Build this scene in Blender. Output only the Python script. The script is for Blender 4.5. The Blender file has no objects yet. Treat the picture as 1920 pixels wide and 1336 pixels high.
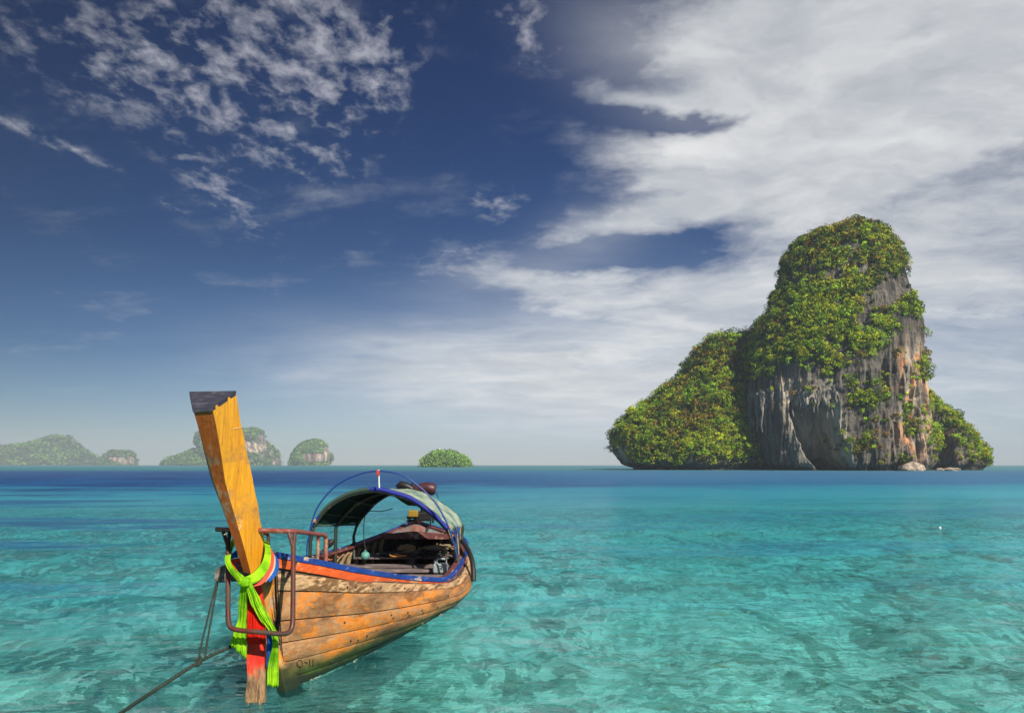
import bpy, math, random
import numpy as np
from mathutils import Vector, Matrix
random.seed(7)
rng = np.random.default_rng(7)
SC = bpy.context.scene
COL = SC.collection
F, CX, HY, CH = 1400.0, 960.0, 871.0, 2.3      # focal length and horizon of the photograph in its own pixels, eye height in metres
HAZE = 0.00020

# ------------------------------------------------------------------ camera
cam_d = bpy.data.cameras.new("camera")
cam = bpy.data.objects.new("camera", cam_d); COL.objects.link(cam)
cam.location = (0, 0, CH); cam.rotation_euler = (math.radians(90), 0, 0)
cam_d.sensor_fit = 'HORIZONTAL'; cam_d.sensor_width = 36.0
cam_d.lens = 36.0 * F / 1920.0
cam_d.shift_y = (HY - 668.0) / 1920.0
cam_d.clip_start = 0.1; cam_d.clip_end = 60000
SC.camera = cam

# ------------------------------------------------------------------ node helpers
class NT:
    def __init__(s, tree): s.t = tree; s.n = tree.nodes; s.l = tree.links
    def put(s, sock, v):
        if isinstance(v, bpy.types.NodeSocket): s.l.new(v, sock)
        elif v is not None:
            if isinstance(v, (tuple, list)) and sock.type == 'RGBA' and len(v) == 3: v = (*v, 1)
            sock.default_value = v
    def m(s, op, a, b=None, c=None, clamp=False):
        n = s.n.new('ShaderNodeMath'); n.operation = op; n.use_clamp = clamp
        for i, v in enumerate((a, b, c)):
            if v is not None: s.put(n.inputs[i], v)
        return n.outputs[0]
    def v(s, op, a, b=None, scale=None):
        n = s.n.new('ShaderNodeVectorMath'); n.operation = op
        s.put(n.inputs[0], a)
        if b is not None: s.put(n.inputs[1], b)
        if scale is not None: s.put(n.inputs['Scale'], scale)
        return n.outputs['Value'] if op in ('DOT_PRODUCT', 'LENGTH', 'DISTANCE') else n.outputs[0]
    def sep(s, a):
        n = s.n.new('ShaderNodeSeparateXYZ'); s.put(n.inputs[0], a); return n.outputs
    def comb(s, x, y, z):
        n = s.n.new('ShaderNodeCombineXYZ')
        for i, v in enumerate((x, y, z)): s.put(n.inputs[i], v)
        return n.outputs[0]
    def mix(s, f, a, b, mode='MIX'):
        n = s.n.new('ShaderNodeMix'); n.data_type = 'RGBA'; n.blend_type = mode
        s.put(n.inputs[0], f); s.put(n.inputs[6], a); s.put(n.inputs[7], b); return n.outputs[2]
    def noise(s, vec, scale=5, det=4, rough=.5, dist=0.0, lac=2.0, col=False):
        n = s.n.new('ShaderNodeTexNoise')
        if vec is not None: s.put(n.inputs['Vector'], vec)
        s.put(n.inputs['Scale'], scale); s.put(n.inputs['Detail'], det); s.put(n.inputs['Roughness'], rough)
        s.put(n.inputs['Distortion'], dist); s.put(n.inputs['Lacunarity'], lac)
        return n.outputs['Color' if col else 'Fac']
    def vor(s, vec, scale=5, feat='F1', rnd=1.0):
        n = s.n.new('ShaderNodeTexVoronoi'); n.feature = feat
        s.put(n.inputs['Vector'], vec); s.put(n.inputs['Scale'], scale); s.put(n.inputs['Randomness'], rnd)
        return n.outputs['Distance']
    def ss(s, x, lo, hi):
        n = s.n.new('ShaderNodeMapRange'); n.interpolation_type = 'SMOOTHSTEP'
        s.put(n.inputs[0], x); s.put(n.inputs[1], lo); s.put(n.inputs[2], hi)
        n.inputs[3].default_value = 0; n.inputs[4].default_value = 1; return n.outputs[0]
    def mr(s, x, lo, hi, a, b):
        n = s.n.new('ShaderNodeMapRange'); s.put(n.inputs[0], x)
        for i, q in enumerate((lo, hi, a, b)): s.put(n.inputs[i + 1], q)
        return n.outputs[0]
    def ramp(s, x, stops, interp='LINEAR'):
        n = s.n.new('ShaderNodeValToRGB'); cr = n.color_ramp; cr.interpolation = interp
        while len(cr.elements) < len(stops): cr.elements.new(0.5)
        for e, (p, c) in zip(cr.elements, stops):
            e.position = p; e.color = (*c, 1) if len(c) == 3 else c
        s.put(n.inputs[0], x); return n.outputs[0]
    def bump(s, h, strength=.5, dist=.02, nrm=None):
        n = s.n.new('ShaderNodeBump'); s.put(n.inputs['Height'], h)
        s.put(n.inputs['Strength'], strength); s.put(n.inputs['Distance'], dist)
        if nrm is not None: s.put(n.inputs['Normal'], nrm)
        return n.outputs[0]
    def scl(s, vec, sx, sy, sz, loc=(0, 0, 0)):
        n = s.n.new('ShaderNodeMapping'); s.put(n.inputs[0], vec)
        n.inputs['Scale'].default_value = (sx, sy, sz); n.inputs['Location'].default_value = loc
        return n.outputs[0]
def srgb(r, g, b):
    f = lambda c: (c / 255 / 12.92) if c <= 10 else ((c / 255 + .055) / 1.055) ** 2.4
    return (f(r), f(g), f(b))

# ------------------------------------------------------------------ sky and sun
SUN = Vector((0.43, -0.66, 0.62)).normalized()
SUN_EL = math.asin(SUN.z); SUN_AZ = math.atan2(SUN.x, SUN.y)
world = bpy.data.worlds.new("World"); SC.world = world; world.use_nodes = True
W = NT(world.node_tree)
for n in list(W.n): W.n.remove(n)
SKY_STRENGTH = 0.1
sky = W.n.new('ShaderNodeTexSky'); sky.sky_type = 'NISHITA'; sky.sun_disc = False
sky.sun_elevation = SUN_EL; sky.sun_rotation = SUN_AZ
sky.air_density = 1.0; sky.dust_density = 0.2; sky.ozone_density = 2.5
tc = W.n.new('ShaderNodeTexCoord').outputs['Generated']
d = W.v('NORMALIZE', tc)
dx, dy, dz = W.sep(d)
az = W.m('ARCTAN2', dx, dy)
el = W.m('ARCSINE', dz)
elp = W.m('MAXIMUM', el, 0.0)
def pe(px, py):                                   # direction of a pixel as azimuth and elevation
    u, v = (px - CX) / F, (HY - py) / F
    return math.atan(u), math.atan(v / math.sqrt(1 + u * u))
zz = W.m('ADD', W.m('MAXIMUM', dz, 0.0), 0.16)
plane = W.comb(W.m('DIVIDE', dx, zz), W.m('DIVIDE', dy, zz), 0.0)   # the clouds lie in a flat layer overhead
ae = W.comb(az, el, 0.0)
w1 = W.noise(W.scl(plane, 1.0, 1.0, 1.0), 1.6, 5, .58, col=True)
w2 = W.noise(W.scl(plane, 1.0, 1.0, 1.0, (7, 3, 0)), 5.5, 5, .62, col=True)
warp = W.v('ADD', W.v('SCALE', W.v('SUBTRACT', w1, (.5, .5, .5)), scale=.13), W.v('SCALE', W.v('SUBTRACT', w2, (.5, .5, .5)), scale=.055))
warp = W.v('MULTIPLY', warp, (1.3, .75, 0.0))
aew = W.v('ADD', ae, warp)
def blob(src, px, py, sx, sy, rot, amp):
    a, e = pe(px, py); k = 1 / F
    n = W.n.new('ShaderNodeMapping'); n.vector_type = 'TEXTURE'
    W.put(n.inputs[0], src)
    n.inputs['Location'].default_value = (a, e, 0); n.inputs['Rotation'].default_value = (0, 0, math.radians(rot))
    n.inputs['Scale'].default_value = (sx * k * .9, sy * k * .92, 1)
    q = W.v('DOT_PRODUCT', n.outputs[0], n.outputs[0])
    return W.m('MULTIPLY', W.m('EXPONENT', W.m('MULTIPLY', q, -1.0)), amp)
def total(src, lst):
    s = None
    for b in lst:
        v = blob(src, *b); s = v if s is None else W.m('ADD', s, v)
    return s
big = total(aew, [
    (1640, 60, 400, 190, 0, 1.15), (1390, 100, 190, 85, -20, .7), (1230, 178, 170, 22, -7, .55), (1960, 200, 300, 150, 0, .8),
    (1370, 285, 190, 52, 0, 1.0), (1660, 270, 230, 80, -10, .75), (1220, 330, 60, 14, 10, .45), (1230, 400, 230, 44, 14, .85), (1500, 380, 250, 60, 0, .7),
    (1010, 545, 170, 52, -4, .75), (1330, 560, 300, 62, 4, .85), (1720, 520, 350, 110, 0, .85),
    (1300, 222, 190, 17, -6, -.72), (1200, 478, 200, 24, 8, -.72), (1810, 318, 190, 46, 8, -.7), (1560, 350, 120, 18, -5, -.3), (1560, 185, 120, 22, -15, -.35)])
soft = total(ae, [(1450, 730, 640, 150, 0, 1.1), (1250, 610, 420, 60, 2, .4), (690, 625, 150, 26, 0, .22), (780, 690, 300, 70, 0, .3), (1000, 740, 420, 100, 0, .5), (1250, 110, 200, 100, -25, .42), (960, 520, 160, 40, 6, .3), (1130, 430, 140, 60, 20, .25), (560, 700, 90, 22, 0, .15)])
streak = W.noise(W.v('ADD', W.scl(plane, .8, 2.2, 1), W.v('SCALE', w1, scale=.6)), 2.2, 8, .62)
fine = W.noise(W.v('ADD', plane, W.v('SCALE', w2, scale=.25)), 5.0, 8, .6)
dens = W.m('ADD', big, W.m('ADD', W.m('MULTIPLY', W.m('SUBTRACT', streak, .5), 1.0), W.m('MULTIPLY', W.m('SUBTRACT', fine, .5), .9)))
dens = W.m('MULTIPLY', W.ss(dens, .02, 1.12), W.mr(W.noise(W.v('ADD', W.scl(plane, .9, 1.7, 1, (9, 4, 0)), W.v('SCALE', w1, scale=.7)), 3.0, 7, .6), .34, .62, .78, 1.0), clamp=True)
# small rounded patches of high cloud
patchy = W.noise(W.v('ADD', W.scl(plane, 1.0, .8, 1, (3.1, 1.7, 0)), W.v('SCALE', w2, scale=.05)), 20.0, 6, .58)
pm = total(ae, [(650, 95, 150, 125, 0, 1.25), (420, 70, 220, 110, -15, .68), (150, 110, 230, 110, -15, .52), (420, 370, 120, 42, -35, .65), (520, 270, 190, 60, -20, .62),
                (90, 262, 100, 12, -14, .75), (930, 385, 100, 40, 0, .62), (990, 60, 90, 70, 0, .7), (850, 480, 130, 24, 8, .6), (330, 390, 90, 14, -25, .45)])
small = W.m('MULTIPLY', W.ss(W.m('ADD', patchy, W.m('MULTIPLY', pm, .115)), .52, .90), W.ss(pm, .08, .8))
# away from the frame the same weather goes on as loose cloud
away = W.ss(W.m('ABSOLUTE', az), .72, 1.3)
far_d = W.m('MULTIPLY', away, W.ss(streak, .46, .72))
far_d = W.m('MAXIMUM', far_d, W.m('MULTIPLY', W.ss(elp, .62, .9), W.ss(streak, .46, .72)))
dens = W.m('MAXIMUM', dens, far_d)
dens = W.m('MAXIMUM', dens, W.m('MULTIPLY', small, .74))
dens = W.m('MAXIMUM', dens, W.m('MULTIPLY', soft, W.mr(streak, .3, .7, .65, 1.1), clamp=True))
# clear sky: the deep blue of a polarised tropical sky, paling to the horizon
grade = W.ramp(W.m('DIVIDE', elp, .7), [(0, (.62, .66, .70)), (.08, (.42, .51, .62)), (.20, (.17, .30, .46)), (.38, (.068, .178, .33)), (.65, (.032, .118, .27)), (1, (.025, .095, .25))])
azf = W.mr(az, -.62, .1, .58, 1.0)
clear = W.mix(1.0, sky.outputs[0], grade, 'MULTIPLY')
clear = W.v('SCALE', clear, scale=azf)
shade = W.noise(W.v('ADD', W.scl(plane, 1, 1.6, 1, (2, 9, 0)), W.v('SCALE', w1, scale=.8)), 2.6, 6, .55)
cl = W.mix(W.ss(shade, .3, .72), (3.9, 4.1, 4.4), (5.9, 5.95, 5.95))
cl = W.mix(W.ss(small, .05, .5), cl, (4.3, 4.3, 4.7))
hz = W.m('EXPONENT', W.m('MULTIPLY', elp, -9.0))
cl = W.mix(W.m('MULTIPLY', hz, .8), cl, (5.1, 5.4, 5.8))
skyc = W.mix(dens, clear, cl)
below = W.ss(dz, 0.0, -.02)
skyc = W.mix(below, skyc, (1.0, 1.6, 2.0))
bg = W.n.new('ShaderNodeBackground'); W.put(bg.inputs[0], skyc); bg.inputs[1].default_value = SKY_STRENGTH
wo = W.n.new('ShaderNodeOutputWorld'); W.l.new(bg.outputs[0], wo.inputs[0])
world.cycles.sampling_method = 'MANUAL'; world.cycles.sample_map_resolution = 512

sun_d = bpy.data.lights.new("sun", 'SUN'); sun_d.energy = 5.0; sun_d.angle = math.radians(.55); sun_d.color = (1, .93, .80)
sun = bpy.data.objects.new("sun", sun_d); COL.objects.link(sun)
sun.rotation_euler = (-SUN).to_track_quat('-Z', 'Y').to_euler(); sun.location = (20, -20, 30)

SC.view_settings.view_transform = 'Standard'; SC.view_settings.look = 'None'
SC.view_settings.exposure = 0.45; SC.view_settings.gamma = 1.0; SC.view_settings.use_curve_mapping = False
cy = SC.cycles
cy.max_bounces = 7; cy.diffuse_bounces = 2; cy.glossy_bounces = 2; cy.transmission_bounces = 3; cy.transparent_max_bounces = 8; cy.volume_bounces = 0
cy.caustics_reflective = False; cy.caustics_refractive = True; cy.sample_clamp_indirect = 3.0
cy.use_denoising = True
try: cy.denoiser = 'OPENIMAGEDENOISE'
except Exception: pass

# ------------------------------------------------------------------ object helpers
ORG = {}
def tag(o, label=None, cat=None, group=None, kind=None):
    if label: o['label'] = label
    if cat: o['category'] = cat
    if group: o['group'] = group
    if kind: o['kind'] = kind
    return o
def empty(name, loc):
    o = bpy.data.objects.new(name, None); COL.objects.link(o); o.location = loc; o.empty_display_size = .2
    ORG[o.name] = Vector(loc); return o
def at(px, py, Y):                                # the point at distance Y seen at a pixel of the photograph
    return Vector(((px - CX) * Y / F, Y, CH - (py - HY) * Y / F))
class MB:
    def __init__(s): s.v = []; s.f = []; s.sm = []
    def add(s, vs, fs, smooth=True):
        b = len(s.v); s.v += [tuple(p) for p in vs]; s.f += [tuple(i + b for i in f) for f in fs]; s.sm += [smooth] * len(fs); return s
    def grid(s, rows, smooth=True, close_u=False, close_v=False):
        nu, nv = len(rows), len(rows[0]); vs = [p for r in rows for p in r]; fs = []
        for i in range(nu if close_u else nu - 1):
            for j in range(nv if close_v else nv - 1):
                a, b = i * nv + j, i * nv + (j + 1) % nv
                c, d_ = ((i + 1) % nu) * nv + (j + 1) % nv, ((i + 1) % nu) * nv + j
                fs.append((a, b, c, d_))
        return s.add(vs, fs, smooth)
    def tube(s, pts, r, n=8, caps=True):
        pts = [Vector(p) for p in pts]; rs = r if isinstance(r, (list, tuple)) else [r] * len(pts)
        T = []
        for i in range(len(pts)):
            a = pts[max(i - 1, 0)]; b = pts[min(i + 1, len(pts) - 1)]; T.append((b - a).normalized())
        up = Vector((0, 0, 1)) if abs(T[0].z) < .9 else Vector((1, 0, 0))
        X = T[0].cross(up).normalized(); rows = []
        for i, p in enumerate(pts):
            X = (X - T[i] * X.dot(T[i])).normalized(); Y = T[i].cross(X)
            rows.append([p + (X * math.cos(2 * math.pi * k / n) + Y * math.sin(2 * math.pi * k / n)) * rs[i] for k in range(n)])
        s.grid(rows, True, False, True)
        if caps:
            s.add(rows[0], [tuple(range(n))], False); s.add(rows[-1], [tuple(reversed(range(n)))], False)
        return s
    def prism(s, a, b, smooth=False):             # two matching outlines joined
        n = len(a)
        s.add(list(a) + list(b), [tuple(reversed(range(n))), tuple(range(n, 2 * n))] + [(i, (i + 1) % n, n + (i + 1) % n, n + i) for i in range(n)], smooth); return s
    def box(s, c, sx, sy, sz, rot=0.0, M=None):
        vs = []
        for z in (-.5, .5):
            for (x, y) in ((-.5, -.5), (.5, -.5), (.5, .5), (-.5, .5)):
                p = Vector((x * sx, y * sy, z * sz))
                if M is not None: p = M @ p
                else: p = Matrix.Rotation(rot, 3, 'Z') @ p
                vs.append(Vector(c) + p)
        return s.add(vs, [(3, 2, 1, 0), (4, 5, 6, 7), (0, 1, 5, 4), (1, 2, 6, 5), (2, 3, 7, 6), (3, 0, 4, 7)], False)
    def ball(s, c, rx, ry, rz, n=16, m=10):
        rows = []
        for i in range(m + 1):
            a = math.pi * i / m
            rows.append([Vector(c) + Vector((rx * math.sin(a) * math.cos(2 * math.pi * k / n), ry * math.sin(a) * math.sin(2 * math.pi * k / n), rz * math.cos(a))) for k in range(n)])
        return s.grid(rows, True, False, True)
    def build(s, name, mat, parent=None, bevel=0.0, solid=0.0, org=None):
        if parent is not None: o_ = ORG[parent.name]
        else:
            A = np.array(s.v); o_ = Vector(((A[:, 0].min() + A[:, 0].max()) / 2, (A[:, 1].min() + A[:, 1].max()) / 2, A[:, 2].min())) if org is None else Vector(org)
        me = bpy.data.meshes.new(name)
        me.from_pydata([(p[0] - o_[0], p[1] - o_[1], p[2] - o_[2]) for p in s.v], [], s.f)
        me.polygons.foreach_set('use_smooth', s.sm); me.update()
        me.materials.append(mat)
        o = bpy.data.objects.new(name, me); COL.objects.link(o); ORG[o.name] = Vector(o_)
        if parent is not None: o.parent = parent
        else: o.location = o_
        if solid:
            md = o.modifiers.new('s', 'SOLIDIFY'); md.thickness = solid; md.offset = 0
        if bevel:
            md = o.modifiers.new('b', 'BEVEL'); md.width = bevel; md.segments = 2; md.limit_method = 'ANGLE'; md.angle_limit = math.radians(40)
        return o
def part_under(sub, mb, name, mat, **k):          # a sub-part: its parent is a mesh part whose origin is the thing's
    return mb.build(name, mat, sub, **k)
def catmull(pts, n):
    P = [Vector(p) for p in pts]; out = []
    for i in range(len(P) - 1):
        a = P[i - 1] if i else P[0] * 2 - P[1]; b, c = P[i], P[i + 1]; e = P[i + 2] if i + 2 < len(P) else P[-1] * 2 - P[-2]
        for k in range(n):
            t = k / n
            out.append(.5 * ((2 * b) + (c - a) * t + (2 * a - 5 * b + 4 * c - e) * t * t + (3 * b - a - 3 * c + e) * t ** 3))
    out.append(P[-1]); return out
def rounded(pts, r, n=5):                         # polyline with rounded corners
    P = [Vector(p) for p in pts]; out = [P[0]]
    for i in range(1, len(P) - 1):
        a, b, c = P[i - 1], P[i], P[i + 1]
        u = (a - b); v = (c - b); ru = min(r, u.length * .45); rv = min(r, v.length * .45)
        p, q = b + u.normalized() * ru, b + v.normalized() * rv
        for k in range(n + 1):
            t = k / n; out.append(p * (1 - t) ** 2 + b * 2 * t * (1 - t) + q * t * t)
    out.append(P[-1]); return out
# value noise on numpy arrays
def _h(ix, iy, iz, s):
    h = (ix.astype(np.int64) * 374761393 + iy.astype(np.int64) * 668265263 + iz.astype(np.int64) * 2147483647 + s * 974711) & 0xffffffff
    h = ((h ^ (h >> 13)) * 1274126177) & 0xffffffff
    h = ((h ^ (h >> 16)) * 2246822519) & 0xffffffff
    return ((h ^ (h >> 15)) & 0xffff) / 65535.0
def vn(P, s=0):
    I = np.floor(P); f = P - I; f = f * f * f * (f * (f * 6 - 15) + 10); x, y, z = I[:, 0], I[:, 1], I[:, 2]
    r = 0
    for a in (0, 1):
        for b in (0, 1):
            for c in (0, 1):
                w = (f[:, 0] if a else 1 - f[:, 0]) * (f[:, 1] if b else 1 - f[:, 1]) * (f[:, 2] if c else 1 - f[:, 2])
                r = r + w * _h(x + a, y + b, z + c, s)
    return r * 2 - 1
def fbm(P, o=4, s=0, g=.5):
    r = 0; a = 1; t = 0
    for i in range(o):
        r = r + a * vn(P * 2.03 ** i + 17.3 * i, s + i); t += a; a *= g
    return r / t
def fast_mesh(name, V, Fq, mats, smooth=True, col=None, kind=None, parent=None, loc=(0, 0, 0), midx=None):
    me = bpy.data.meshes.new(name); nv, nf, k = len(V), len(Fq), Fq.shape[1]
    me.vertices.add(nv); me.vertices.foreach_set('co', (np.asarray(V) - np.array(loc)).astype(np.float32).ravel())
    me.loops.add(nf * k); me.loops.foreach_set('vertex_index', Fq.astype(np.int32).ravel())
    me.polygons.add(nf); me.polygons.foreach_set('loop_start', np.arange(0, nf * k, k, dtype=np.int32)); 
    me.polygons.foreach_set('loop_total', np.full(nf, k, dtype=np.int32))
    me.polygons.foreach_set('use_smooth', np.full(nf, smooth))
    for m in mats: me.materials.append(m)
    if midx is not None: me.polygons.foreach_set('material_index', midx.astype(np.int32))
    if col is not None:
        for nm, arr in col.items():
            a = me.color_attributes.new(nm, 'FLOAT_COLOR', 'POINT')
            a.data.foreach_set('color', np.concatenate([arr, np.ones((nv, 1))], 1).astype(np.float32).ravel())
    me.update(calc_edges=True); me.validate()
    o = bpy.data.objects.new(name, me); COL.objects.link(o); ORG[o.name] = Vector(loc)
    if parent is not None: o.parent = parent
    else: o.location = loc
    if kind: o['kind'] = kind
    return o

# ------------------------------------------------------------------ materials
def newmat(name):
    m = bpy.data.materials.new(name); m.use_nodes = True; t = NT(m.node_tree)
    for n in list(t.n): t.n.remove(n)
    t.out = t.n.new('ShaderNodeOutputMaterial'); return m, t
def pbsdf(t, col, rough=.6, nrm=None, spec=.4, metal=0.0, link=True, **kw):
    b = t.n.new('ShaderNodeBsdfPrincipled')
    t.put(b.inputs['Base Color'], col); t.put(b.inputs['Roughness'], rough); t.put(b.inputs['Metallic'], metal)
    t.put(b.inputs['Specular IOR Level'], spec)
    if nrm is not None: t.put(b.inputs['Normal'], nrm)
    for k, v in kw.items(): t.put(b.inputs[k.replace('_', ' ')], v)
    if link: t.l.new(b.outputs[0], t.out.inputs[0])
    return b
def pos(t): return t.n.new('ShaderNodeNewGeometry').outputs['Position']
def oco(t): return t.n.new('ShaderNodeTexCoord').outputs['Object']
def orand(t): return t.n.new('ShaderNodeObjectInfo').outputs['Random']
def attr(t, nm):
    n = t.n.new('ShaderNodeAttribute'); n.attribute_name = nm; return n.outputs['Color']
# ------------------------------------------------------------------ sea: a real bed under a clear surface
def zone(t, p):
    x, y, z = t.sep(p)
    n1 = t.noise(t.scl(p, .010, .030, 1), 1.0, 4, .55)
    n2 = t.noise(t.scl(p, .06, .11, 1, (3, 8, 0)), 1.0, 5, .6)
    yy = t.m('ADD', y, t.m('ADD', t.m('MULTIPLY', t.m('SUBTRACT', n1, .5), 60.0), t.m('MULTIPLY', t.m('SUBTRACT', n2, .5), 95.0)))
    yy = t.m('SUBTRACT', yy, t.m('MULTIPLY', x, .16))
    deep = t.ss(yy, 36.0, 92.0)
    pch = t.noise(t.scl(p, .045, .15, 1, (2, 7, 0)), 1.0, 5, .62)
    pm_ = t.m('MULTIPLY', t.ss(pch, .49, .60), t.m('MULTIPLY', t.ss(y, 9.0, 18.0), t.mr(t.m('ADD', x, t.m('MULTIPLY', y, .25)), -6, 8, .85, .45)))
    deep = t.m('MAXIMUM', deep, pm_)
    return x, y, deep, yy, n1, n2
def m_sea():
    m, t = newmat('sea_surface'); p = pos(t)
    x, y, deep, yy, n1, n2 = zone(t, p)
    # ripples: crossing trains of short waves, wave length growing with the swell
    q = t.v('ADD', p, t.v('SCALE', t.noise(p, .35, 3, .5, col=True), scale=1.1))
    a = t.noise(t.scl(q, .9, 1.7, 1), 1.0, 3, .5)
    b = t.noise(t.scl(q, 2.6, 5.2, 1, (5, 1, 0)), 1.0, 4, .55)
    c = t.noise(t.scl(q, 9.0, 17.0, 1, (2, 6, 0)), 1.0, 3, .5)
    ridge = t.m('ABSOLUTE', t.m('SUBTRACT', b, .5))
    h = t.m('ADD', t.m('MULTIPLY', a, .20), t.m('SUBTRACT', t.m('MULTIPLY', b, .060), t.m('ADD', t.m('MULTIPLY', ridge, .055), t.m('MULTIPLY', c, -.020))))
    nrm = t.bump(h, 1.0, 1.0)
    # light scattered back by the water itself
    far = t.ss(y, 190.0, 400.0)
    body = t.mix(t.ss(n2, .35, .7), (.008, .085, .25), (.003, .034, .145))
    body = t.mix(t.ss(t.m('ADD', x, t.m('MULTIPLY', y, .2)), -10.0, 60.0), body, (.02, .135, .29))
    body = t.mix(far, body, (.035, .19, .23))
    shallow = t.mix(t.ss(n2, .3, .7), (.03, .32, .46), (.07, .50, .62))
    body = t.mix(deep, shallow, body)
    dif = t.n.new('ShaderNodeBsdfDiffuse'); t.put(dif.inputs[0], body); t.put(dif.inputs['Normal'], nrm)
    tint = t.mix(t.ss(y, 5.0, 24.0), (.58, 1.0, 1.0), (.34, .93, 1.0))
    rf = t.n.new('ShaderNodeBsdfRefraction'); rf.inputs['IOR'].default_value = 1.33; rf.inputs['Roughness'].default_value = .0
    t.put(rf.inputs[0], tint); t.put(rf.inputs['Normal'], nrm)
    tr = t.n.new('ShaderNodeBsdfTransparent'); t.put(tr.inputs[0], tint)
    mx = t.n.new('ShaderNodeMixShader'); mx.inputs[0].default_value = .62
    t.l.new(rf.outputs[0], mx.inputs[1]); t.l.new(tr.outputs[0], mx.inputs[2])
    m2 = t.n.new('ShaderNodeMixShader'); t.put(m2.inputs[0], t.m('ADD', t.mr(deep, 0, 1, .0, .80), t.m('ADD', t.mr(y, 8, 20, .06, .16), t.m('MULTIPLY', t.ss(y, 18.0, 60.0), t.mr(deep, 0, 1, .5, 0)))))
    t.l.new(mx.outputs[0], m2.inputs[1]); t.l.new(dif.outputs[0], m2.inputs[2])
    gl = t.n.new('ShaderNodeBsdfGlossy'); t.put(gl.inputs['Roughness'], t.mr(y, 8, 160, .03, .42)); t.put(gl.inputs['Normal'], nrm)
    fr = t.n.new('ShaderNodeFresnel'); fr.inputs[0].default_value = 1.33; t.put(fr.inputs['Normal'], nrm)
    g = t.m('MINIMUM', t.m('MULTIPLY', fr.outputs[0], t.mr(y, 8, 70, .68, .36)), .55)
    m3 = t.n.new('ShaderNodeMixShader'); t.put(m3.inputs[0], g)
    t.l.new(m2.outputs[0], m3.inputs[1]); t.l.new(gl.outputs[0], m3.inputs[2])
    t.l.new(m3.outputs[0], t.out.inputs[0]); return m
def m_bed():
    m, t = newmat('sea_bed'); p = pos(t)
    x, y, deep, yy, n1, n2 = zone(t, p)
    q = t.v('ADD', p, t.v('SCALE', t.noise(p, .8, 3, .5, col=True), scale=.8))
    big = t.noise(t.scl(q, .16, .28, 1), 1.0, 5, .62)
    mid = t.noise(t.scl(q, 1.6, .9, 1, (4, 4, 0)), 1.0, 6, .68)
    left = t.ss(x, 1.0, -9.0)
    pt = t.noise(t.scl(q, .80, .40, 1, (11, 5, 0)), 1.0, 3, .5)
    k = t.m('ADD', t.m('MULTIPLY', pt, .62), t.m('ADD', t.m('MULTIPLY', mid, .26), t.m('MULTIPLY', big, .12)))
    k = t.m('ADD', k, t.m('ADD', t.m('MULTIPLY', left, .030), t.m('MULTIPLY', t.m('SUBTRACT', t.noise(t.scl(p, .16, .22, 1, (6, 3, 0)), 1.0, 3, .5), .5), .22)))
    sand = t.mix(t.ss(t.noise(q, 2.6, 7, .72), .40, .62), (.50, .72, .64), (.96, 1.0, .94))
    sand = t.mix(left, sand, t.mix(.45, sand, (.22, .42, .40)))
    coral = t.mix(t.ss(t.noise(q, 3.0, 5, .65), .42, .66), (.02, .05, .045), (.20, .28, .14)); coral = t.mix(left, coral, t.mix(.6, coral, (.04, .10, .16)))
    cov = t.m('MULTIPLY', t.ss(k, .516, .548), .97)
    ca = t.vor(t.v('ADD', t.scl(q, 1.5, 1.7, 1), t.v('SCALE', t.noise(p, 1.2, 2, .5, col=True), scale=1.6)), 1.0, 'DISTANCE_TO_EDGE')
    c = t.mix(cov, sand, coral)
    def cells(sx, sy, wsc, wam, seed):
        v_ = t.n.new('ShaderNodeTexVoronoi'); v_.inputs['Scale'].default_value = 1.0
        t.put(v_.inputs['Vector'], t.v('ADD', t.scl(q, sx, sy, 1, (seed, seed * 2, 0)), t.v('SCALE', t.noise(p, wsc, 5, .65, col=True), scale=wam)))
        return t.sep(v_.outputs['Color'])[0]
    ra = cells(2.6, 1.5, 2.2, 1.8, 1); rb = cells(6.0, 3.6, 5.0, 2.0, 5)
    c = t.mix(t.m('MULTIPLY', t.ss(ra, .58, .80), t.m('MULTIPLY', t.ss(pt, .44, .54), .8)), c, (.12, .22, .16))
    c = t.mix(t.m('MULTIPLY', t.ss(rb, .60, .72), .62), c, (.17, .28, .21))
    c = t.mix(t.m('MULTIPLY', t.ss(rb, .34, .20), .75), c, (.97, 1.0, .92))
    h = t.m('ADD', t.m('MULTIPLY', mid, .5), t.m('MULTIPLY', t.noise(q, 5.0, 4, .6), .2))
    pbsdf(t, c, .9, t.bump(h, .8, .35), spec=.1); return m
# surface: one sheet reaching the horizon, real swell close to the camera
def sea_sheet():
    xs = np.concatenate([[-3900, -1500, -500, -180, -80, -45], np.linspace(-30, 30, 200), [45, 80, 180, 500, 1500, 3900]])
    ys = np.concatenate([[-60, -15], np.linspace(1, 48, 200), [60, 80, 120, 200, 400, 800, 1600, 2600, 5600]])
    X, Y = np.meshgrid(xs, ys); P = np.stack([X.ravel(), Y.ravel(), np.zeros(X.size)], 1)
    near = np.clip(1 - (P[:, 1] - 25) / 20, 0, 1) * np.clip(1 - (np.abs(P[:, 0]) - 20) / 9, 0, 1) * np.clip(P[:, 1] - 1, 0, 1)
    P[:, 2] = near * (.030 * fbm(P * [.55, 1.1, 1], 3, 5))
    nx, ny = len(xs), len(ys); i = np.arange((ny - 1) * (nx - 1)); r, c = i // (nx - 1), i % (nx - 1); a = r * nx + c
    return P, np.stack([a, a + 1, a + nx + 1, a + nx], 1)
P_, F_ = sea_sheet()
fast_mesh('water', P_, F_, [m_sea()], kind='structure')
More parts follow.
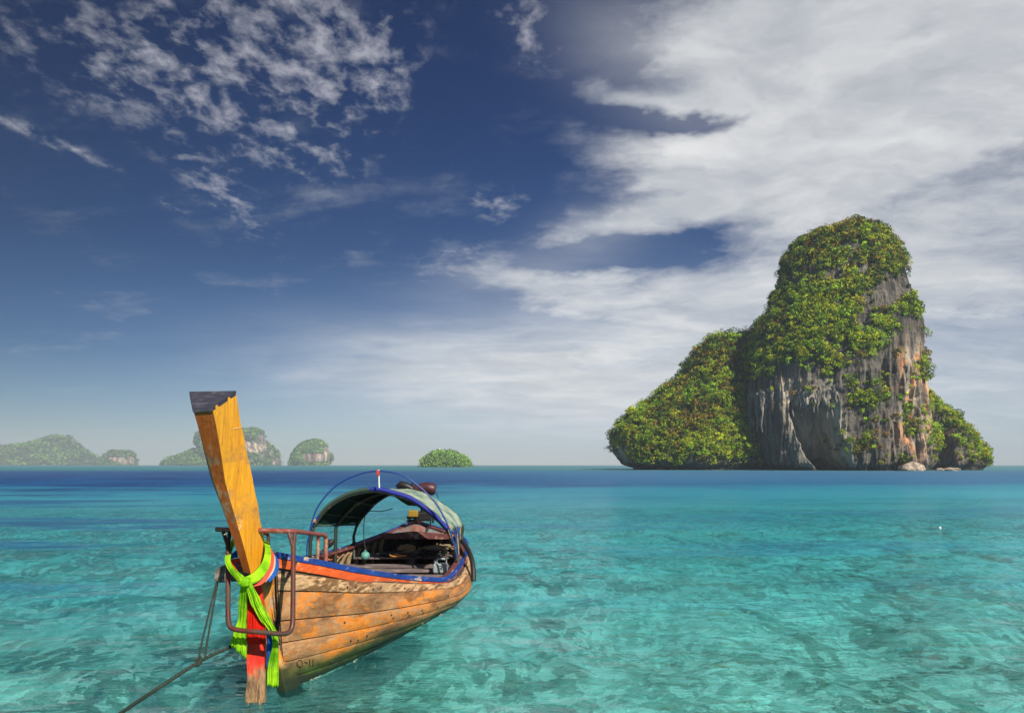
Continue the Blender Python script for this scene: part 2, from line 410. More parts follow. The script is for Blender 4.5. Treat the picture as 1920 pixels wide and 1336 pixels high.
def bed_sheet():
    xs = np.concatenate([[-3900, -300, -60], np.linspace(-34, 34, 240), [60, 300, 3900]])
    ys = np.concatenate([[-60], np.linspace(1, 60, 220), [80, 120, 300, 5600]])
    X, Y = np.meshgrid(xs, ys); P = np.stack([X.ravel(), Y.ravel(), np.zeros(X.size)], 1)
    near = (np.abs(P[:, 0]) < 35) & (P[:, 1] < 61)
    lump = fbm(P * [.45, .45, 1] + 9, 5, 11, .6)
    P[:, 2] = -1.15 + near * np.clip(lump, -.5, .8) * .55 - np.clip((P[:, 1] - 30) / 60, 0, 1) * 1.2
    nx, ny = len(xs), len(ys); i = np.arange((ny - 1) * (nx - 1)); r, c = i // (nx - 1), i % (nx - 1); a = r * nx + c
    return P, np.stack([a, a + 1, a + nx + 1, a + nx], 1)
P_, F_ = bed_sheet()
fast_mesh('seabed', P_, F_, [m_bed()], kind='structure')
# ------------------------------------------------------------------ limestone islands
def m_rock(name, orange=.9, scale=1.0):
    m, t = newmat(name); p = t.v('SCALE', pos(t), scale=scale)
    n_big = t.noise(t.scl(p, .05, .05, .03), 1.0, 5, .6)
    flute = t.noise(t.scl(p, .5, .5, .045), 1.0, 6, .62)
    fine = t.noise(t.scl(p, 1.3, 1.3, .35), 1.0, 6, .65)
    st = t.noise(t.scl(p, .22, .22, .022, (5, 5, 5)), 1.0, 5, .6)
    k = attr(t, 'zone')                                     # r: orange iron stain, g: soil and moss, darkened as shade between bushes, b: smooth pale cave wall
    ks = t.n.new('ShaderNodeSeparateColor'); t.put(ks.inputs[0], k)
    grey = t.mix(t.ss(flute, .3, .68), (.030, .027, .024), (.21, .185, .155))
    grey = t.mix(t.ss(fine, .36, .62), t.mix(.65, grey, (.035, .035, .035)), grey)
    pale = t.mix(t.ss(st, .42, .62), (.12, .105, .085), (.50, .41, .31))
    ora = t.mix(t.ss(fine, .3, .6), (.42, .13, .04), (.68, .33, .15))
    c = t.mix(t.m('MULTIPLY', ks.outputs[0], t.ss(st, .36, .54)), grey, pale)
    c = t.mix(t.m('MULTIPLY', ks.outputs[0], t.m('MULTIPLY', t.ss(t.noise(t.scl(p, .32, .32, .10, (1, 2, 3)), 1.0, 4, .6), .50, .60), orange)), c, ora)
    cave = t.mix(t.ss(t.noise(t.scl(p, .25, .25, .05, (8, 8, 1)), 1.0, 5, .6), .35, .65), (.22, .21, .17), (.52, .44, .34))
    c = t.mix(ks.outputs[2], c, cave)
    c = t.mix(t.m('MULTIPLY', ks.outputs[1], .8), c, t.mix(t.ss(fine, .4, .6), (.030, .045, .012), (.07, .095, .02)))
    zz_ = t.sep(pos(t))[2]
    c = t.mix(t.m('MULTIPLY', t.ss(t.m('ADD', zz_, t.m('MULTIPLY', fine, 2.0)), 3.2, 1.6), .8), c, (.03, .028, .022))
    h = t.m('ADD', t.m('MULTIPLY', flute, 1.3), t.m('MULTIPLY', fine, .55))
    pbsdf(t, c, .9, t.bump(h, .9, 1.2 / scale), spec=.15); return m
def m_leaf(name, trans=.15):
    m, t = newmat(name)
    b = pbsdf(t, attr(t, 'tint'), .55, spec=.25, link=False)
    tl = t.n.new('ShaderNodeBsdfTranslucent'); t.put(tl.inputs[0], attr(t, 'tint'))
    mx = t.n.new('ShaderNodeMixShader'); mx.inputs[0].default_value = trans
    t.l.new(b.outputs[0], mx.inputs[1]); t.l.new(tl.outputs[0], mx.inputs[2]); t.l.new(mx.outputs[0], t.out.inputs[0]); return m
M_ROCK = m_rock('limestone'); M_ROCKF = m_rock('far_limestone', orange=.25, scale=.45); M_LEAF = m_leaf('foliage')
m_bark, t_ = newmat('bark'); pbsdf(t_, t_.mix(t_.noise(pos(t_), 3, 4), (.10, .08, .06), (.22, .19, .15)), .9)

def lobe(rows, Y0, dk, nth, nz, amp, seed, expo=2.3, carve=None, scale=1.0, undercut=0.0, ins=0.0):
    rows = sorted(rows, key=lambda r: -r[0]); R = np.array(rows, float)
    R[:, 1] += ins; R[:, 2] -= ins; R[:, 0] += np.clip((R[:, 0].max() - R[:, 0]) / 40, 0, 1) * ins * 1.5
    zs = CH - (R[:, 0] - HY) * Y0 / F; l = (R[:, 1] - CX) * Y0 / F; r = (R[:, 2] - CX) * Y0 / F
    zs[0] = min(zs[0], -1.5)
    s = np.linspace(0, 1, nz) ** 1.0; z = zs[0] + (zs[-1] - zs[0]) * s
    L, Rr = np.interp(z, zs, l), np.interp(z, zs, r); th = np.linspace(0, 2 * np.pi, nth, endpoint=False)
    c, sn = np.cos(th), np.sin(th); e = 2 / expo
    # the rock's long axis is square to the line of sight
    Xc = float((l + r).mean() / 2); phi = math.atan2(Xc, Y0); cp, sp = math.cos(phi), math.sin(phi)
    kL, kR = L / Y0, Rr / Y0; L = (kL * Y0 - Xc) / (cp + kL * sp); Rr = (kR * Y0 - Xc) / (cp + kR * sp)
    ux, uy = np.sign(c) * np.abs(c) ** e, np.sign(sn) * np.abs(sn) ** e
    cx, a = (L + Rr) / 2, (Rr - L) / 2; amax = a.max()
    b = dk * (.25 * amax + .75 * a) if dk < 5 else dk * (a / amax) ** .8
    U_, W_ = cx[:, None] + a[:, None] * ux, b[:, None] * uy
    P = np.stack([Xc + U_ * cp + W_ * sp, Y0 - U_ * sp + W_ * cp, np.repeat(z[:, None], nth, 1)], 2)
    N = np.stack([np.repeat((c * cp + sn * sp)[None], nz, 0), np.repeat((sn * cp - c * sp)[None], nz, 0), np.zeros((nz, nth))], 2)
    Q = P.reshape(-1, 3) / scale
    dsp = 2.0 * fbm(Q * [.055, .055, .04], 4, seed) + 1.9 * fbm(Q * [.22, .22, .05], 4, seed + 9) + .9 * fbm(Q * [.7, .7, .22], 3, seed + 20)
    # ledges that hold the trees
    dsp += .9 * fbm(Q * [.05, .05, .33], 3, seed + 31)
    dsp = dsp.reshape(nz, nth) * amp * scale
    fade = np.clip(a / (amax * .18), .15, 1)[:, None]
    P = P + N * (dsp * fade)[..., None]
    if carve is not None: P = carve(P, N, W_)
    if undercut:
        w = np.exp(-((P[..., 2] - .8) / 1.5) ** 2) * undercut; P[..., :2] -= N[..., :2] * w[..., None]
    P[..., 2] += (.9 * amp * scale * fbm(Q * [.12, .12, .12], 3, seed + 50)).reshape(nz, nth) * np.clip((P[..., 2] - zs[-1] * .6) / (zs[-1] * .4), 0, 1)
    top = P[-1].mean(0) + [0, 0, .6 * scale]
    V = np.concatenate([P.reshape(-1, 3), top[None]])
    i = np.arange(nz - 1)[:, None]; j = np.arange(nth)[None]; jn = (j + 1) % nth
    Fq = np.stack([(i * nth + j), (i * nth + jn), ((i + 1) * nth + jn), ((i + 1) * nth + j)], 2).reshape(-1, 4)
    k = (nz - 1) * nth; jj = np.arange(0, nth - 1, 2)
    capf = np.stack([k + jj, k + jj + 1, k + (jj + 2) % nth, np.full(len(jj), len(V) - 1)], 1)
    Fq = np.concatenate([Fq, capf])
    # normals for planting
    Pu = np.roll(P, -1, 1) - np.roll(P, 1, 1); Pv = np.gradient(P, axis=0)
    Nn = np.cross(Pu, Pv); Nn /= np.linalg.norm(Nn, axis=2, keepdims=True) + 1e-9
    area = np.linalg.norm(np.cross(Pu, Pv), axis=2)
    return V, Fq, P.reshape(-1, 3), Nn.reshape(-1, 3), area.reshape(-1)
def proj(P): return CX + F * P[:, 0] / P[:, 1], HY + F * (CH - P[:, 2]) / P[:, 1]
def inrng(x, lo, hi, soft): return 1 / (1 + np.exp(-(x - lo) / soft)) * 1 / (1 + np.exp(-(hi - x) / soft))

PAL = np.array([srgb(164, 172, 24), srgb(122, 142, 20), srgb(78, 106, 18), srgb(42, 64, 14), srgb(146, 136, 36), srgb(124, 96, 32), srgb(142, 178, 40)]) * [1.0, .98, .75]
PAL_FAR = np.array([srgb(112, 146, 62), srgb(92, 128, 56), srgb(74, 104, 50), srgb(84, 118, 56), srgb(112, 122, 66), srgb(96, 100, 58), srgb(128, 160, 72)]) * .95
def bushes(C, N, R, tint, K, leaf, seed):
    g = np.random.default_rng(seed); n = len(C)
    D = g.normal(size=(n, K, 3)); D /= np.linalg.norm(D, axis=2, keepdims=True)
    out = N[:, None] * .55 + np.array([0, 0, .5]); D = D + out * .8; D /= np.linalg.norm(D, axis=2, keepdims=True)
    # each bush is a few smaller clumps
    nb = 5; CL = g.normal(size=(n, nb, 3)); CL /= np.linalg.norm(CL, axis=2, keepdims=True); CL = CL + out * .5
    pick = g.integers(0, nb, (n, K)); off = np.take_along_axis(CL, pick[..., None].repeat(3, 2), 1) * R[:, None, None] * .55
    rad = R[:, None] * g.uniform(.38, .62, (n, K))
    P = C[:, None] + off * [1, 1, .8] + D * rad[..., None] * [1, 1, .8]
    nn = D + g.normal(size=D.shape) * .55; nn /= np.linalg.norm(nn, axis=2, keepdims=True)
    t1 = np.cross(nn, g.normal(size=nn.shape)); t1 /= np.linalg.norm(t1, axis=2, keepdims=True); t2 = np.cross(nn, t1)
    s = (leaf * g.uniform(.6, 1.3, (n, K)))[..., None]
    Vq = np.stack([P - t1 * s, P + t2 * s * .7, P + t1 * s, P - t2 * s * .7], 2).reshape(-1, 3)
    Fq = np.arange(len(Vq)).reshape(-1, 4)
    clump = g.uniform(.5, 1.55, (n, nb)); tl = tint[:, None] * np.take_along_axis(clump, pick, 1)[..., None] * g.uniform(.75, 1.25, (n, K, 1))
    cl = np.repeat(tl.reshape(-1, 3), 4, 0)
    return Vq, Fq, cl
def plant(name, P, N, A, dens, n, rlo, rhi, K, leaf, seed, pal, hue=None, floor=1.5, yfront=True):
    g = np.random.default_rng(seed)
    w = A * np.clip(dens, 0, 1) * (P[:, 2] > floor)
    if yfront: w = w * np.where(N[:, 1] < .25, 1, .22)
    w = w / w.sum(); idx = g.choice(len(P), n, p=w)
    C = P[idx] + g.normal(size=(n, 3)) * .4; Nn = N[idx]
    R = rlo + (rhi - rlo) * g.random(n) ** 1.7
    patch = fbm(C / (rhi * 5) * [1, 1, 1.4] + 40, 3, seed + 3) * 1.6 + g.normal(size=n) * .55
    ki = np.clip(np.round(2.2 + patch * 3.0), 0, 6).astype(int)
    order = [6, 0, 1, 2, 3, 4, 5]; ki = np.array(order)[ki]
    if hue is not None:
        h = hue(C); flip = g.random(n) < np.abs(h); ki = np.where(flip & (h > 0), g.choice([6, 0, 1], n), ki); ki = np.where(flip & (h < 0), g.choice([4, 5, 3, 2], n), ki)
    tint = pal[ki] * g.uniform(.8, 1.2, (n, 1))
    C = C + Nn * (R[:, None] * .25)
    Vq, Fq, cl = bushes(C, Nn, R, tint, K, leaf, seed + 5)
    return Vq, Fq, cl, C, R, tint

# ---- the tall rock with its hanging wall and cave
YT = 325.0
TOWER = [(890, 1412, 1752), (884, 1420, 1752), (872, 1408, 1762), (840, 1402, 1762), (800, 1394, 1758), (760, 1392, 1750), (720, 1394, 1744), (680, 1400, 1741), (640, 1408, 1740), (600, 1414, 1736), (585, 1423, 1731), (562, 1435, 1723),
         (548, 1442, 1714), (540, 1446, 1708), (520, 1453, 1702), (500, 1460, 1698), (480, 1468, 1690), (462, 1478, 1680), (450, 1487, 1672), (440, 1500, 1662), (430, 1522, 1648), (423, 1540, 1630), (418, 1560, 1612)]
def carve_tower(P, N, W_):
    px, py = CX + F * P[..., 0] / P[..., 1], HY + F * (CH - P[..., 2]) / P[..., 1]
    front = np.clip(-W_ / 12, 0, 1)
    # the great hollow: its rim runs from upper left down to lower right
    yl = np.interp(py, [690, 760, 820, 860, 884], [1470, 1474, 1492, 1512, 1530]); yr = np.interp(py, [690, 760, 820, 884], [1530, 1566, 1580, 1602])
    w = np.clip((px - yl) / 14, 0, 1) * np.clip((yr - px) / 9, 0, 1) * np.clip((py - 752 - 8 * np.sin(px * .35)) / 10, 0, 1)
    w = w * w * (3 - 2 * w)
    P[..., 1] += w * front * (14 + 10 * np.clip((py - 760) / 100, 0, 1))
    # dark hollow behind the hanging curtain on the left
    w2 = np.clip((px - 1402) / 8, 0, 1) * np.clip((np.interp(py, [770, 884], [1430, 1462]) - px) / 10, 0, 1) * np.clip((py - 775 - 10 * np.sin(px * .5)) / 9, 0, 1)
    P[..., 1] += w2 * front * 17
    # smooth sloping buttress between the two hollows
    w3 = np.exp(-((px - np.interp(py, [680, 780, 884], [1452, 1468, 1512])) / 17) ** 2) * np.clip((py - 680) / 30, 0, 1)
    P[..., 1] -= w3 * front * .8
    # mouth at the water line
    w4 = np.clip((px - 1556) / 5, 0, 1) * np.clip((1598 - px) / 5, 0, 1) * np.clip((py - 858 - .03 * (px - 1578) ** 2) / 4, 0, 1)
    P[..., 1] += w4 * front * 14
    w6 = np.clip((py - 655) / 40, 0, 1); q_ = np.stack([px.ravel() * .085, py.ravel() * .009, py.ravel() * 0], 1)
    P[..., 1] += (w6 * front) * (3.4 * np.abs(fbm(q_, 3, 91)) + 1.3 * np.abs(fbm(q_ * [2.7, 3, 1], 2, 95)) - 1.2).reshape(px.shape)
    # vertical ribs on the right shoulder
    w5 = np.clip((px - 1640) / 40, 0, 1) * np.clip((py - 540) / 40, 0, 1)
    P[..., 1] -= w5 * front * (2.6 * fbm(np.stack([px.ravel() * .07, py.ravel() * .010, py.ravel() * 0], 1), 3, 71)).reshape(px.shape)
    return P
def zones(P, N, which):
    px, py = proj(P); z = np.zeros((len(P), 3)); nz = fbm(P * [.12, .12, .05], 3, 77)
    if which == 'tower':
        ora = np.clip(inrng(px, 1685, 1750, 9) * inrng(py, 655, 845, 14) * 1.2 + inrng(px, 1500, 1560, 8) * inrng(py, 735, 765, 9) * .8 + inrng(px, 1455, 1500, 9) * inrng(py, 660, 800, 12) * .25, 0, 1)
        cave = inrng(px, np.interp(py, [690, 884], [1450, 1500]), np.interp(py, [690, 884], [1562, 1606]), 4) * inrng(py, 712, 884, 10)
        z[:, 0] = ora; z[:, 2] = cave
    return z
def dens_tower(P, N):
    px, py = proj(P); n1 = fbm(P * .10, 4, 3); n2 = fbm(P * [.05, .05, .12], 3, 8)
    hi = inrng(py, 380, 665, 14)
    d = hi * (.50 + n1 * 2.0 + n2 * 1.2)
    d -= inrng(px, 1655, 1745, 12) * inrng(py, 480, 650, 12) * .75
    d -= inrng(px, 1470, 1560, 12) * inrng(py, 512, 545, 8) * .4
    d += inrng(py, 560, 650, 12) * inrng(px, 1400, 1640, 20) * .35
    d += inrng(py, 400, 470, 10) * .3
    low = inrng(py, 655, 800, 10) * inrng(px, 1565, 1680, 12) * (.34 + n1 * 1.6) + inrng(py, 795, 862, 10) * inrng(px, 1600, 1700, 14) * (.18 + n1 * 1.5)
    low += inrng(py, 660, 720, 9) * inrng(px, 1500, 1560, 9) * (.2 + n1) + inrng(py, 650, 700, 8) * inrng(px, 1388, 1442, 6) * .7
    low += inrng(py, 640, 860, 10) * inrng(px, 1690, 1765, 10) * (-.12 + n1 * .8)
    d = np.maximum(d, low)
    ref = np.clip(.25 + N[:, 2] * 1.6, .2, 1)
    return np.clip(d, 0, 1) * ref
V, Fq, P, N, A = lobe(TOWER, YT, 30, 620, 420, .62, 3, 2.3, carve_tower, undercut=2.0, ins=7)
zt = zones(P, N, 'tower'); dt = dens_tower(P, N); zt[:, 1] = np.clip(dt * 1.3, 0, 1) * (zt[:, 2] < .4)
zt = np.concatenate([zt, [[0, 1, 0]]])
base_t = (float(P[:, 0].mean()), YT, 0.0)
tower = fast_mesh('limestone_tower', V, Fq, [M_ROCK], col={'zone': zt}, loc=base_t, kind='structure')
tag(tower, 'tall limestone tower with orange streaks and a hollow cave at its foot')
def hue_t(C):
    px, py = proj(C); return inrng(py, 560, 650, 14) * inrng(px, 1400, 1600, 20) * .75 - inrng(py, 400, 520, 14) * .6
lt = plant('x', P, N, A, dt, 5200, .8, 2.9, 92, .28, 5, PAL, hue_t, floor=3)

# ---- green ridge to its left
YM = 352.0
MOUND = [(882, 1180, 1450), (876, 1178, 1450), (868, 1166, 1448), (858, 1163, 1445), (846, 1156, 1440), (834, 1150, 1440), (815, 1151, 1440), (795, 1158, 1440), (775, 1182, 1440), (757, 1204, 1436), (735, 1234, 1436),
         (712, 1262, 1434), (695, 1279, 1434), (675, 1290, 1432), (655, 1303, 1430), (643, 1318, 1426), (635, 1335, 1415), (630, 1352, 1400)]
V, Fq, P, N, A = lobe(MOUND, YM, 26, 420, 220, .9, 13, 2.2, undercut=3.0, ins=4)
pxm, pym = proj(P); zm = np.zeros((len(P), 3)); zm[:, 0] = inrng(pxm, 1150, 1182, 4) * inrng(pym, 822, 870, 6)
dm = np.clip(inrng(pym, 500, 858, 4) * 1.1 - inrng(pxm, 1150, 1178, 4) * inrng(pym, 826, 880, 5) * 1.2 - inrng(pxm, 1365, 1400, 8) * inrng(pym, 640, 668, 6) * .9 + .25 * fbm(P * .1, 3, 6), 0, 1)
zm[:, 1] = np.clip(dm, 0, 1); zm = np.concatenate([zm, [[0, 1, 0]]])
mound = fast_mesh('wooded_ridge', V, Fq, [M_ROCK], col={'zone': zm}, loc=(float(P[:, 0].mean()), YM, 0), kind='structure')
tag(mound, 'low jungle covered ridge joined to the left side of the limestone tower')
def hue_m(C):
    px, py = proj(C); return inrng(py, 790, 858, 12) * .8 - inrng(py, 600, 780, 20) * .55
lm = plant('x', P, N, A, dm, 3300, 1.0, 3.5, 92, .31, 15, PAL, hue_m, floor=3.0)
P_m, N_m = P, N

# ---- dark shoulder on its right
YS = 338.0
SHO = [(886, 1738, 1850), (880, 1738, 1853), (868, 1738, 1860), (852, 1738, 1857), (835, 1738, 1846), (815, 1738, 1832), (795, 1736, 1814), (778, 1732, 1796), (765, 1730, 1783), (750, 1728, 1768), (738, 1722, 1757), (728, 1718, 1748)]
def carve_s(P, N, W_):
    px, py = CX + F * P[..., 0] / P[..., 1], HY + F * (CH - P[..., 2]) / P[..., 1]
    w = inrng(px, 1768, 1790, 2.5) * inrng(py, 800, 890, 5) * np.clip(-W_ / 4, 0, 1); P[..., 1] += 7 * w; return P
V, Fq, P, N, A = lobe(SHO, YS, 16, 260, 200, .8, 23, 2.2, carve_s, undercut=1.5, ins=4)
pxs, pys = proj(P); zs_ = np.zeros((len(P), 3)); zs_[:, 0] = .15
ds = np.clip(inrng(pys, 700, 866, 5) * (inrng(pxs - np.interp(pys, [730, 870], [1750, 1858]), -26, 30, 5) * .95 + .22 + .9 * fbm(P * .12, 3, 9)), 0, 1) * (inrng(pxs, 1770, 1790, 3) * inrng(pys, 800, 890, 5) < .4)
zs_[:, 1] = ds * .8; zs_ = np.concatenate([zs_, [[0, 1, 0]]])
sho = fast_mesh('rock_shoulder', V, Fq, [M_ROCK], col={'zone': zs_}, loc=(float(P[:, 0].mean()), YS, 0), kind='structure')
tag(sho, 'dark rocky shoulder sloping down from the right side of the limestone tower')
ls = plant('x', P, N, A, ds, 640, .8, 2.3, 90, .28, 25, PAL, lambda C: np.full(len(C), .3), floor=2.5)
def foliage(name, L, label, loc):
    o = fast_mesh(name, L[0], L[1], [M_LEAF], smooth=False, col={'tint': L[2]}, loc=loc, kind='stuff'); tag(o, label, 'foliage'); return o
foliage('cliff_foliage', lt, 'patchy green and rust brown bushes clinging all over the tall limestone tower', base_t)
foliage('ridge_foliage', lm, 'dense bright green jungle covering the low ridge left of the tower', (mound.location.x, YM, 0))
foliage('shoulder_foliage', ls, 'thin fringe of green bushes along the dark rock shoulder on the right', (sho.location.x, YS, 0))

# ---- trees that stand out singly on the ridge
def tree_protos():
    out = []
    for s in range(3):
        g = np.random.default_rng(90 + s); n = 9
        C = g.normal(size=(n, 3)) * [1.5, 1.5, .8] + [0, 0, 5.0]; Nn = np.tile([0, 0, 1.0], (n, 1)); R = g.uniform(1.1, 1.9, n)
        tint = np.tile((PAL[[6, 0, 1][s]])[None], (n, 1)) * g.uniform(.85, 1.2, (n, 1))
        Vq, Fq_, cl = bushes(C, Nn, R, tint, 75, .33, 60 + s)
        root = empty('jungle_tree', (0, 0, 0)); 
        crown = fast_mesh('crown', Vq, Fq_, [M_LEAF], smooth=False, col={'tint': cl}, parent=root)
        mb = MB().tube([(0, 0, -1), (.15, 0, 1.5), (0, .1, 3), (.1, 0, 4.6)], [.32, .26, .2, .12], 6)
        for q in range(3):
            a = q * 2.1 + s; mb.tube([(0, .1, 2.8), (math.cos(a) * .8, math.sin(a) * .8, 3.9), (math.cos(a) * 1.4, math.sin(a) * 1.4, 4.8)], [.14, .1, .05], 5)
        mb.build('trunk', m_bark, root); out.append(root)
    return out
protos = tree_protos()
def copy_tree(o, parent=None):
    c = o.copy(); COL.objects.link(c); c.parent = parent
    for ch in list(o.children): copy_tree(ch, c)
    return c
trees = [(1168, 812, 'bright green tree at the far left tip of the ridge, leaning over the water'), (1184, 784, 'green tree just above the left tip of the low ridge'), (1239, 742, 'round crowned tree on the left skyline of the ridge, a third of the way up'), (1283, 690, 'tree standing up on the skyline halfway up the low ridge'),
    (1306, 664, 'tree on the steep skyline just below the ridge top'), (1334, 640, 'tree at the left end of the rounded ridge top'), (1372, 642, 'tree on the ridge top next to the limestone tower'), (1202, 846, 'low bright tree near the water under the left tip of the ridge'), (1250, 842, 'bright green tree at the ridge foot left of its middle'),
    (1296, 848, 'broad bright tree at the middle of the ridge foot'), (1345, 838, 'broad bright tree at the ridge foot towards the tower'), (1386, 846, 'bright tree at the ridge foot right against the tower wall'), (1340, 800, 'yellow green tree above the foot of the ridge near the tower'), (1262, 790, 'tree standing out in the lower left slope of the ridge')]
pxm, pym = proj(P_m); frontm = N_m[:, 1] < .3
used = [False] * 3
for i, (tx, ty, lab) in enumerate(trees):
    dd = (pxm - tx) ** 2 + (pym - ty - 4) ** 2 + np.where(frontm, 0, 1e6); k = int(dd.argmin()); pk = i % 3
    o = protos[pk] if not used[pk] else copy_tree(protos[pk]); used[pk] = True
    sc = .9 + .5 * random.random(); o.location = P_m[k] + np.array([0, -.6, -1.8]); o.scale = (sc, sc, sc * .9); o.rotation_euler = (0, 0, random.random() * 6)
    tag(o, lab, 'tree', 'trees standing out on the low ridge')

carve_lite = None
# ---- stalactites along the hollow's lip and the hanging curtain
def front_hit(px_, py_, lobeP):
    px, py = proj(lobeP); dd = (px - px_) ** 2 + (py - py_) ** 2 + np.where(lobeP[:, 1] < YT + 2, 0, 1e6); return lobeP[int(dd.argmin())]
V, Fq, P, N, A = lobe(TOWER, YT, 30, 620, 420, .62, 3, 2.3, carve_lite, ins=7)
zst = None
m_sta, t_ = newmat('stalactite_rock'); p_ = pos(t_)
pbsdf(t_, t_.mix(t_.ss(t_.noise(t_.scl(p_, 1, 1, .2), 1.5, 5, .6), .35, .65), (.055, .052, .05), (.30, .26, .22)), .9, t_.bump(t_.noise(t_.scl(p_, 1.5, 1.5, .3), 1, 5), .8, .5))
sta = []
for i in range(46):
    if i < 22: px_ = 1396 + i * 3.6 + random.uniform(-1, 1); top = 742 + random.uniform(-6, 8); ln = random.uniform(28, 88) * (1 - .4 * i / 22)
    else: px_ = 1486 + (i - 22) * 3.7 + random.uniform(-1, 1); top = 738 + random.uniform(-8, 6); ln = random.choice([14, 20, 30, 44]) * random.uniform(.7, 1.1)
    h = front_hit(px_, top, P); w = random.uniform(.4, .95); L_ = ln * .232
    pts = []; rs = []
    for k in range(7):
        s_ = k / 6; pts.append((h[0] + .25 * math.sin(k * 1.7 + i), h[1] + .1 + .25 * math.cos(k * 2.1 + i), h[2] + 2 - (L_ + 2) * s_)); rs.append(w * (1 - s_ ** 1.6) * (1 + .22 * math.sin(k * 2.3 + i)) + .12)
    MB().tube(pts, rs, 7).build('stalactite', m_sta, tower)
# ---- boulders at the foot
def boulder(px_, w, hgt, seed, label, Yb=290.0):
    c = at(px_, 882, Yb); c.z = 0; mb = MB(); n, m_ = 22, 12
    V = []; 
    for i in range(m_ + 1):
        a = math.pi * i / m_
        V.append([Vector((math.sin(a) * math.cos(2 * math.pi * k / n), math.sin(a) * math.sin(2 * math.pi * k / n), math.cos(a))) for k in range(n)])
    A_ = np.array([[tuple(q) for q in r] for r in V]).reshape(-1, 3); d_ = 1 + .55 * fbm(A_ * 1.6 + seed * 7, 4, seed)
    A_ = A_ * d_[:, None] * [w, w * .7, hgt] + [c.x, c.y, hgt * .25]
    rows = [[Vector(A_[i * n + k]) for k in range(n)] for i in range(m_ + 1)]
    o = mb.grid(rows, True, False, True).build('boulder', m_bould); tag(o, label, 'boulder'); return o
m_bould, t_ = newmat('boulder_rock'); p_ = pos(t_)
pbsdf(t_, t_.mix(t_.ss(t_.noise(p_, .8, 6, .65), .35, .62), (.10, .085, .07), (.48, .38, .30)), .9, t_.bump(t_.noise(p_, 1.2, 6, .6), .9, .7))
boulder(1708, 4.6, 2.6, 1, 'pale pinkish boulder at the water edge under the orange cliff')
boulder(1784, 3.4, 1.0, 2, 'flat brown rock lying in the water before the dark right shoulder', 292)
boulder(1762, 1.7, 1.0, 3, 'small dark rock between the pale boulder and the right shoulder', 292)

# ------------------------------------------------------------------ far islands
def far_island(name, label, lobes, Y0, nb, seed, cliffs=(), amp=.42, br=(.55, 1.2), bright=1.0):
    VV, FF, CC, LV, LF, LC = [], [], [], [], [], []; o1 = o2 = 0
    sc = Y0 / 330.0
    for li, rows in enumerate(lobes):
        Yl = Y0 * (1 + .012 * li); V, Fq, P, N, A = lobe(rows, Yl, .8, 200, 90, amp, seed + li * 3, 2.2, scale=sc, ins=1.5)
        px, py = proj(P); z = np.zeros((len(P), 3)); cl = np.zeros(len(P))
        for (x0, x1, y0, y1, s) in cliffs: cl = np.maximum(cl, inrng(px, x0, x1, 2.2) * inrng(py, y0, y1, 2.2) * s)
        cl = np.clip(cl * (1.25 + 1.3 * fbm(P / sc * .09, 4, seed + 44)), 0, 1)
        z[:, 0] = cl; z[:, 1] = 1 - cl; z = np.concatenate([z, [[0, 1, 0]]])
        VV.append(V); FF.append(Fq + o1); CC.append(z); o1 += len(V)
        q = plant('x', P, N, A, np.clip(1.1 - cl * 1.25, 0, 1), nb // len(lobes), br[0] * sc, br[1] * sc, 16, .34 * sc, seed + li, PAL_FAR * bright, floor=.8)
        LV.append(q[0]); LF.append(q[1] + o2); LC.append(q[2]); o2 += len(q[0])
    cxw = float(np.concatenate(VV)[:, 0].mean()); loc = (cxw, Y0, 0)
    o = fast_mesh(name, np.concatenate(VV), np.concatenate(FF), [M_ROCKF], col={'zone': np.concatenate(CC)}, loc=loc, kind='structure'); tag(o, label)
    f = fast_mesh('island_foliage', np.concatenate(LV), np.concatenate(LF), [M_LEAF], smooth=False, col={'tint': np.concatenate(LC)}, loc=loc, kind='stuff')
    tag(f, 'hazy green woods on the ' + label, 'foliage')
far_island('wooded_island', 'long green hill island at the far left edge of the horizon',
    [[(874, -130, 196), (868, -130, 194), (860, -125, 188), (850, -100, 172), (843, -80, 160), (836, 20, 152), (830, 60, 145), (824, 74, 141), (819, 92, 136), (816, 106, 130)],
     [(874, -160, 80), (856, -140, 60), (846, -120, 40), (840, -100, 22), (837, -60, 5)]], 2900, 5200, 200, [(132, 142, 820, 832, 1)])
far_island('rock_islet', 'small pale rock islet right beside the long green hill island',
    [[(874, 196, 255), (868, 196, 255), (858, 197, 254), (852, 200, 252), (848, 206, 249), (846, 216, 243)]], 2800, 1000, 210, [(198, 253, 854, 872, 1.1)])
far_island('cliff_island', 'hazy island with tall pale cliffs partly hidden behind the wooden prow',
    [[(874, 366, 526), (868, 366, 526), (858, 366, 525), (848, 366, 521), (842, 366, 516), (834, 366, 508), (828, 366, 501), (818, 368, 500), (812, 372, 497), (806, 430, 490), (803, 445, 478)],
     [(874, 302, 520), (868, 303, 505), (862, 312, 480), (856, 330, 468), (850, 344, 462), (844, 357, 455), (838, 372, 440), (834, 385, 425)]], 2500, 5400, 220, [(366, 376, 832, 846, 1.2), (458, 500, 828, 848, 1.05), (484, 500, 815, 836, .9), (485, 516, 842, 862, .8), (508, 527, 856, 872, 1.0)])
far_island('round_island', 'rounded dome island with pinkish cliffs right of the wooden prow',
    [[(874, 544, 612), (869, 544, 615), (864, 545, 619), (856, 547, 620), (848, 551, 619), (840, 556, 616), (834, 561, 610), (829, 572, 604), (825, 588, 598)]], 2300, 2600, 230, [(566, 622, 848, 872, 1.0), (602, 622, 836, 862, .8)])
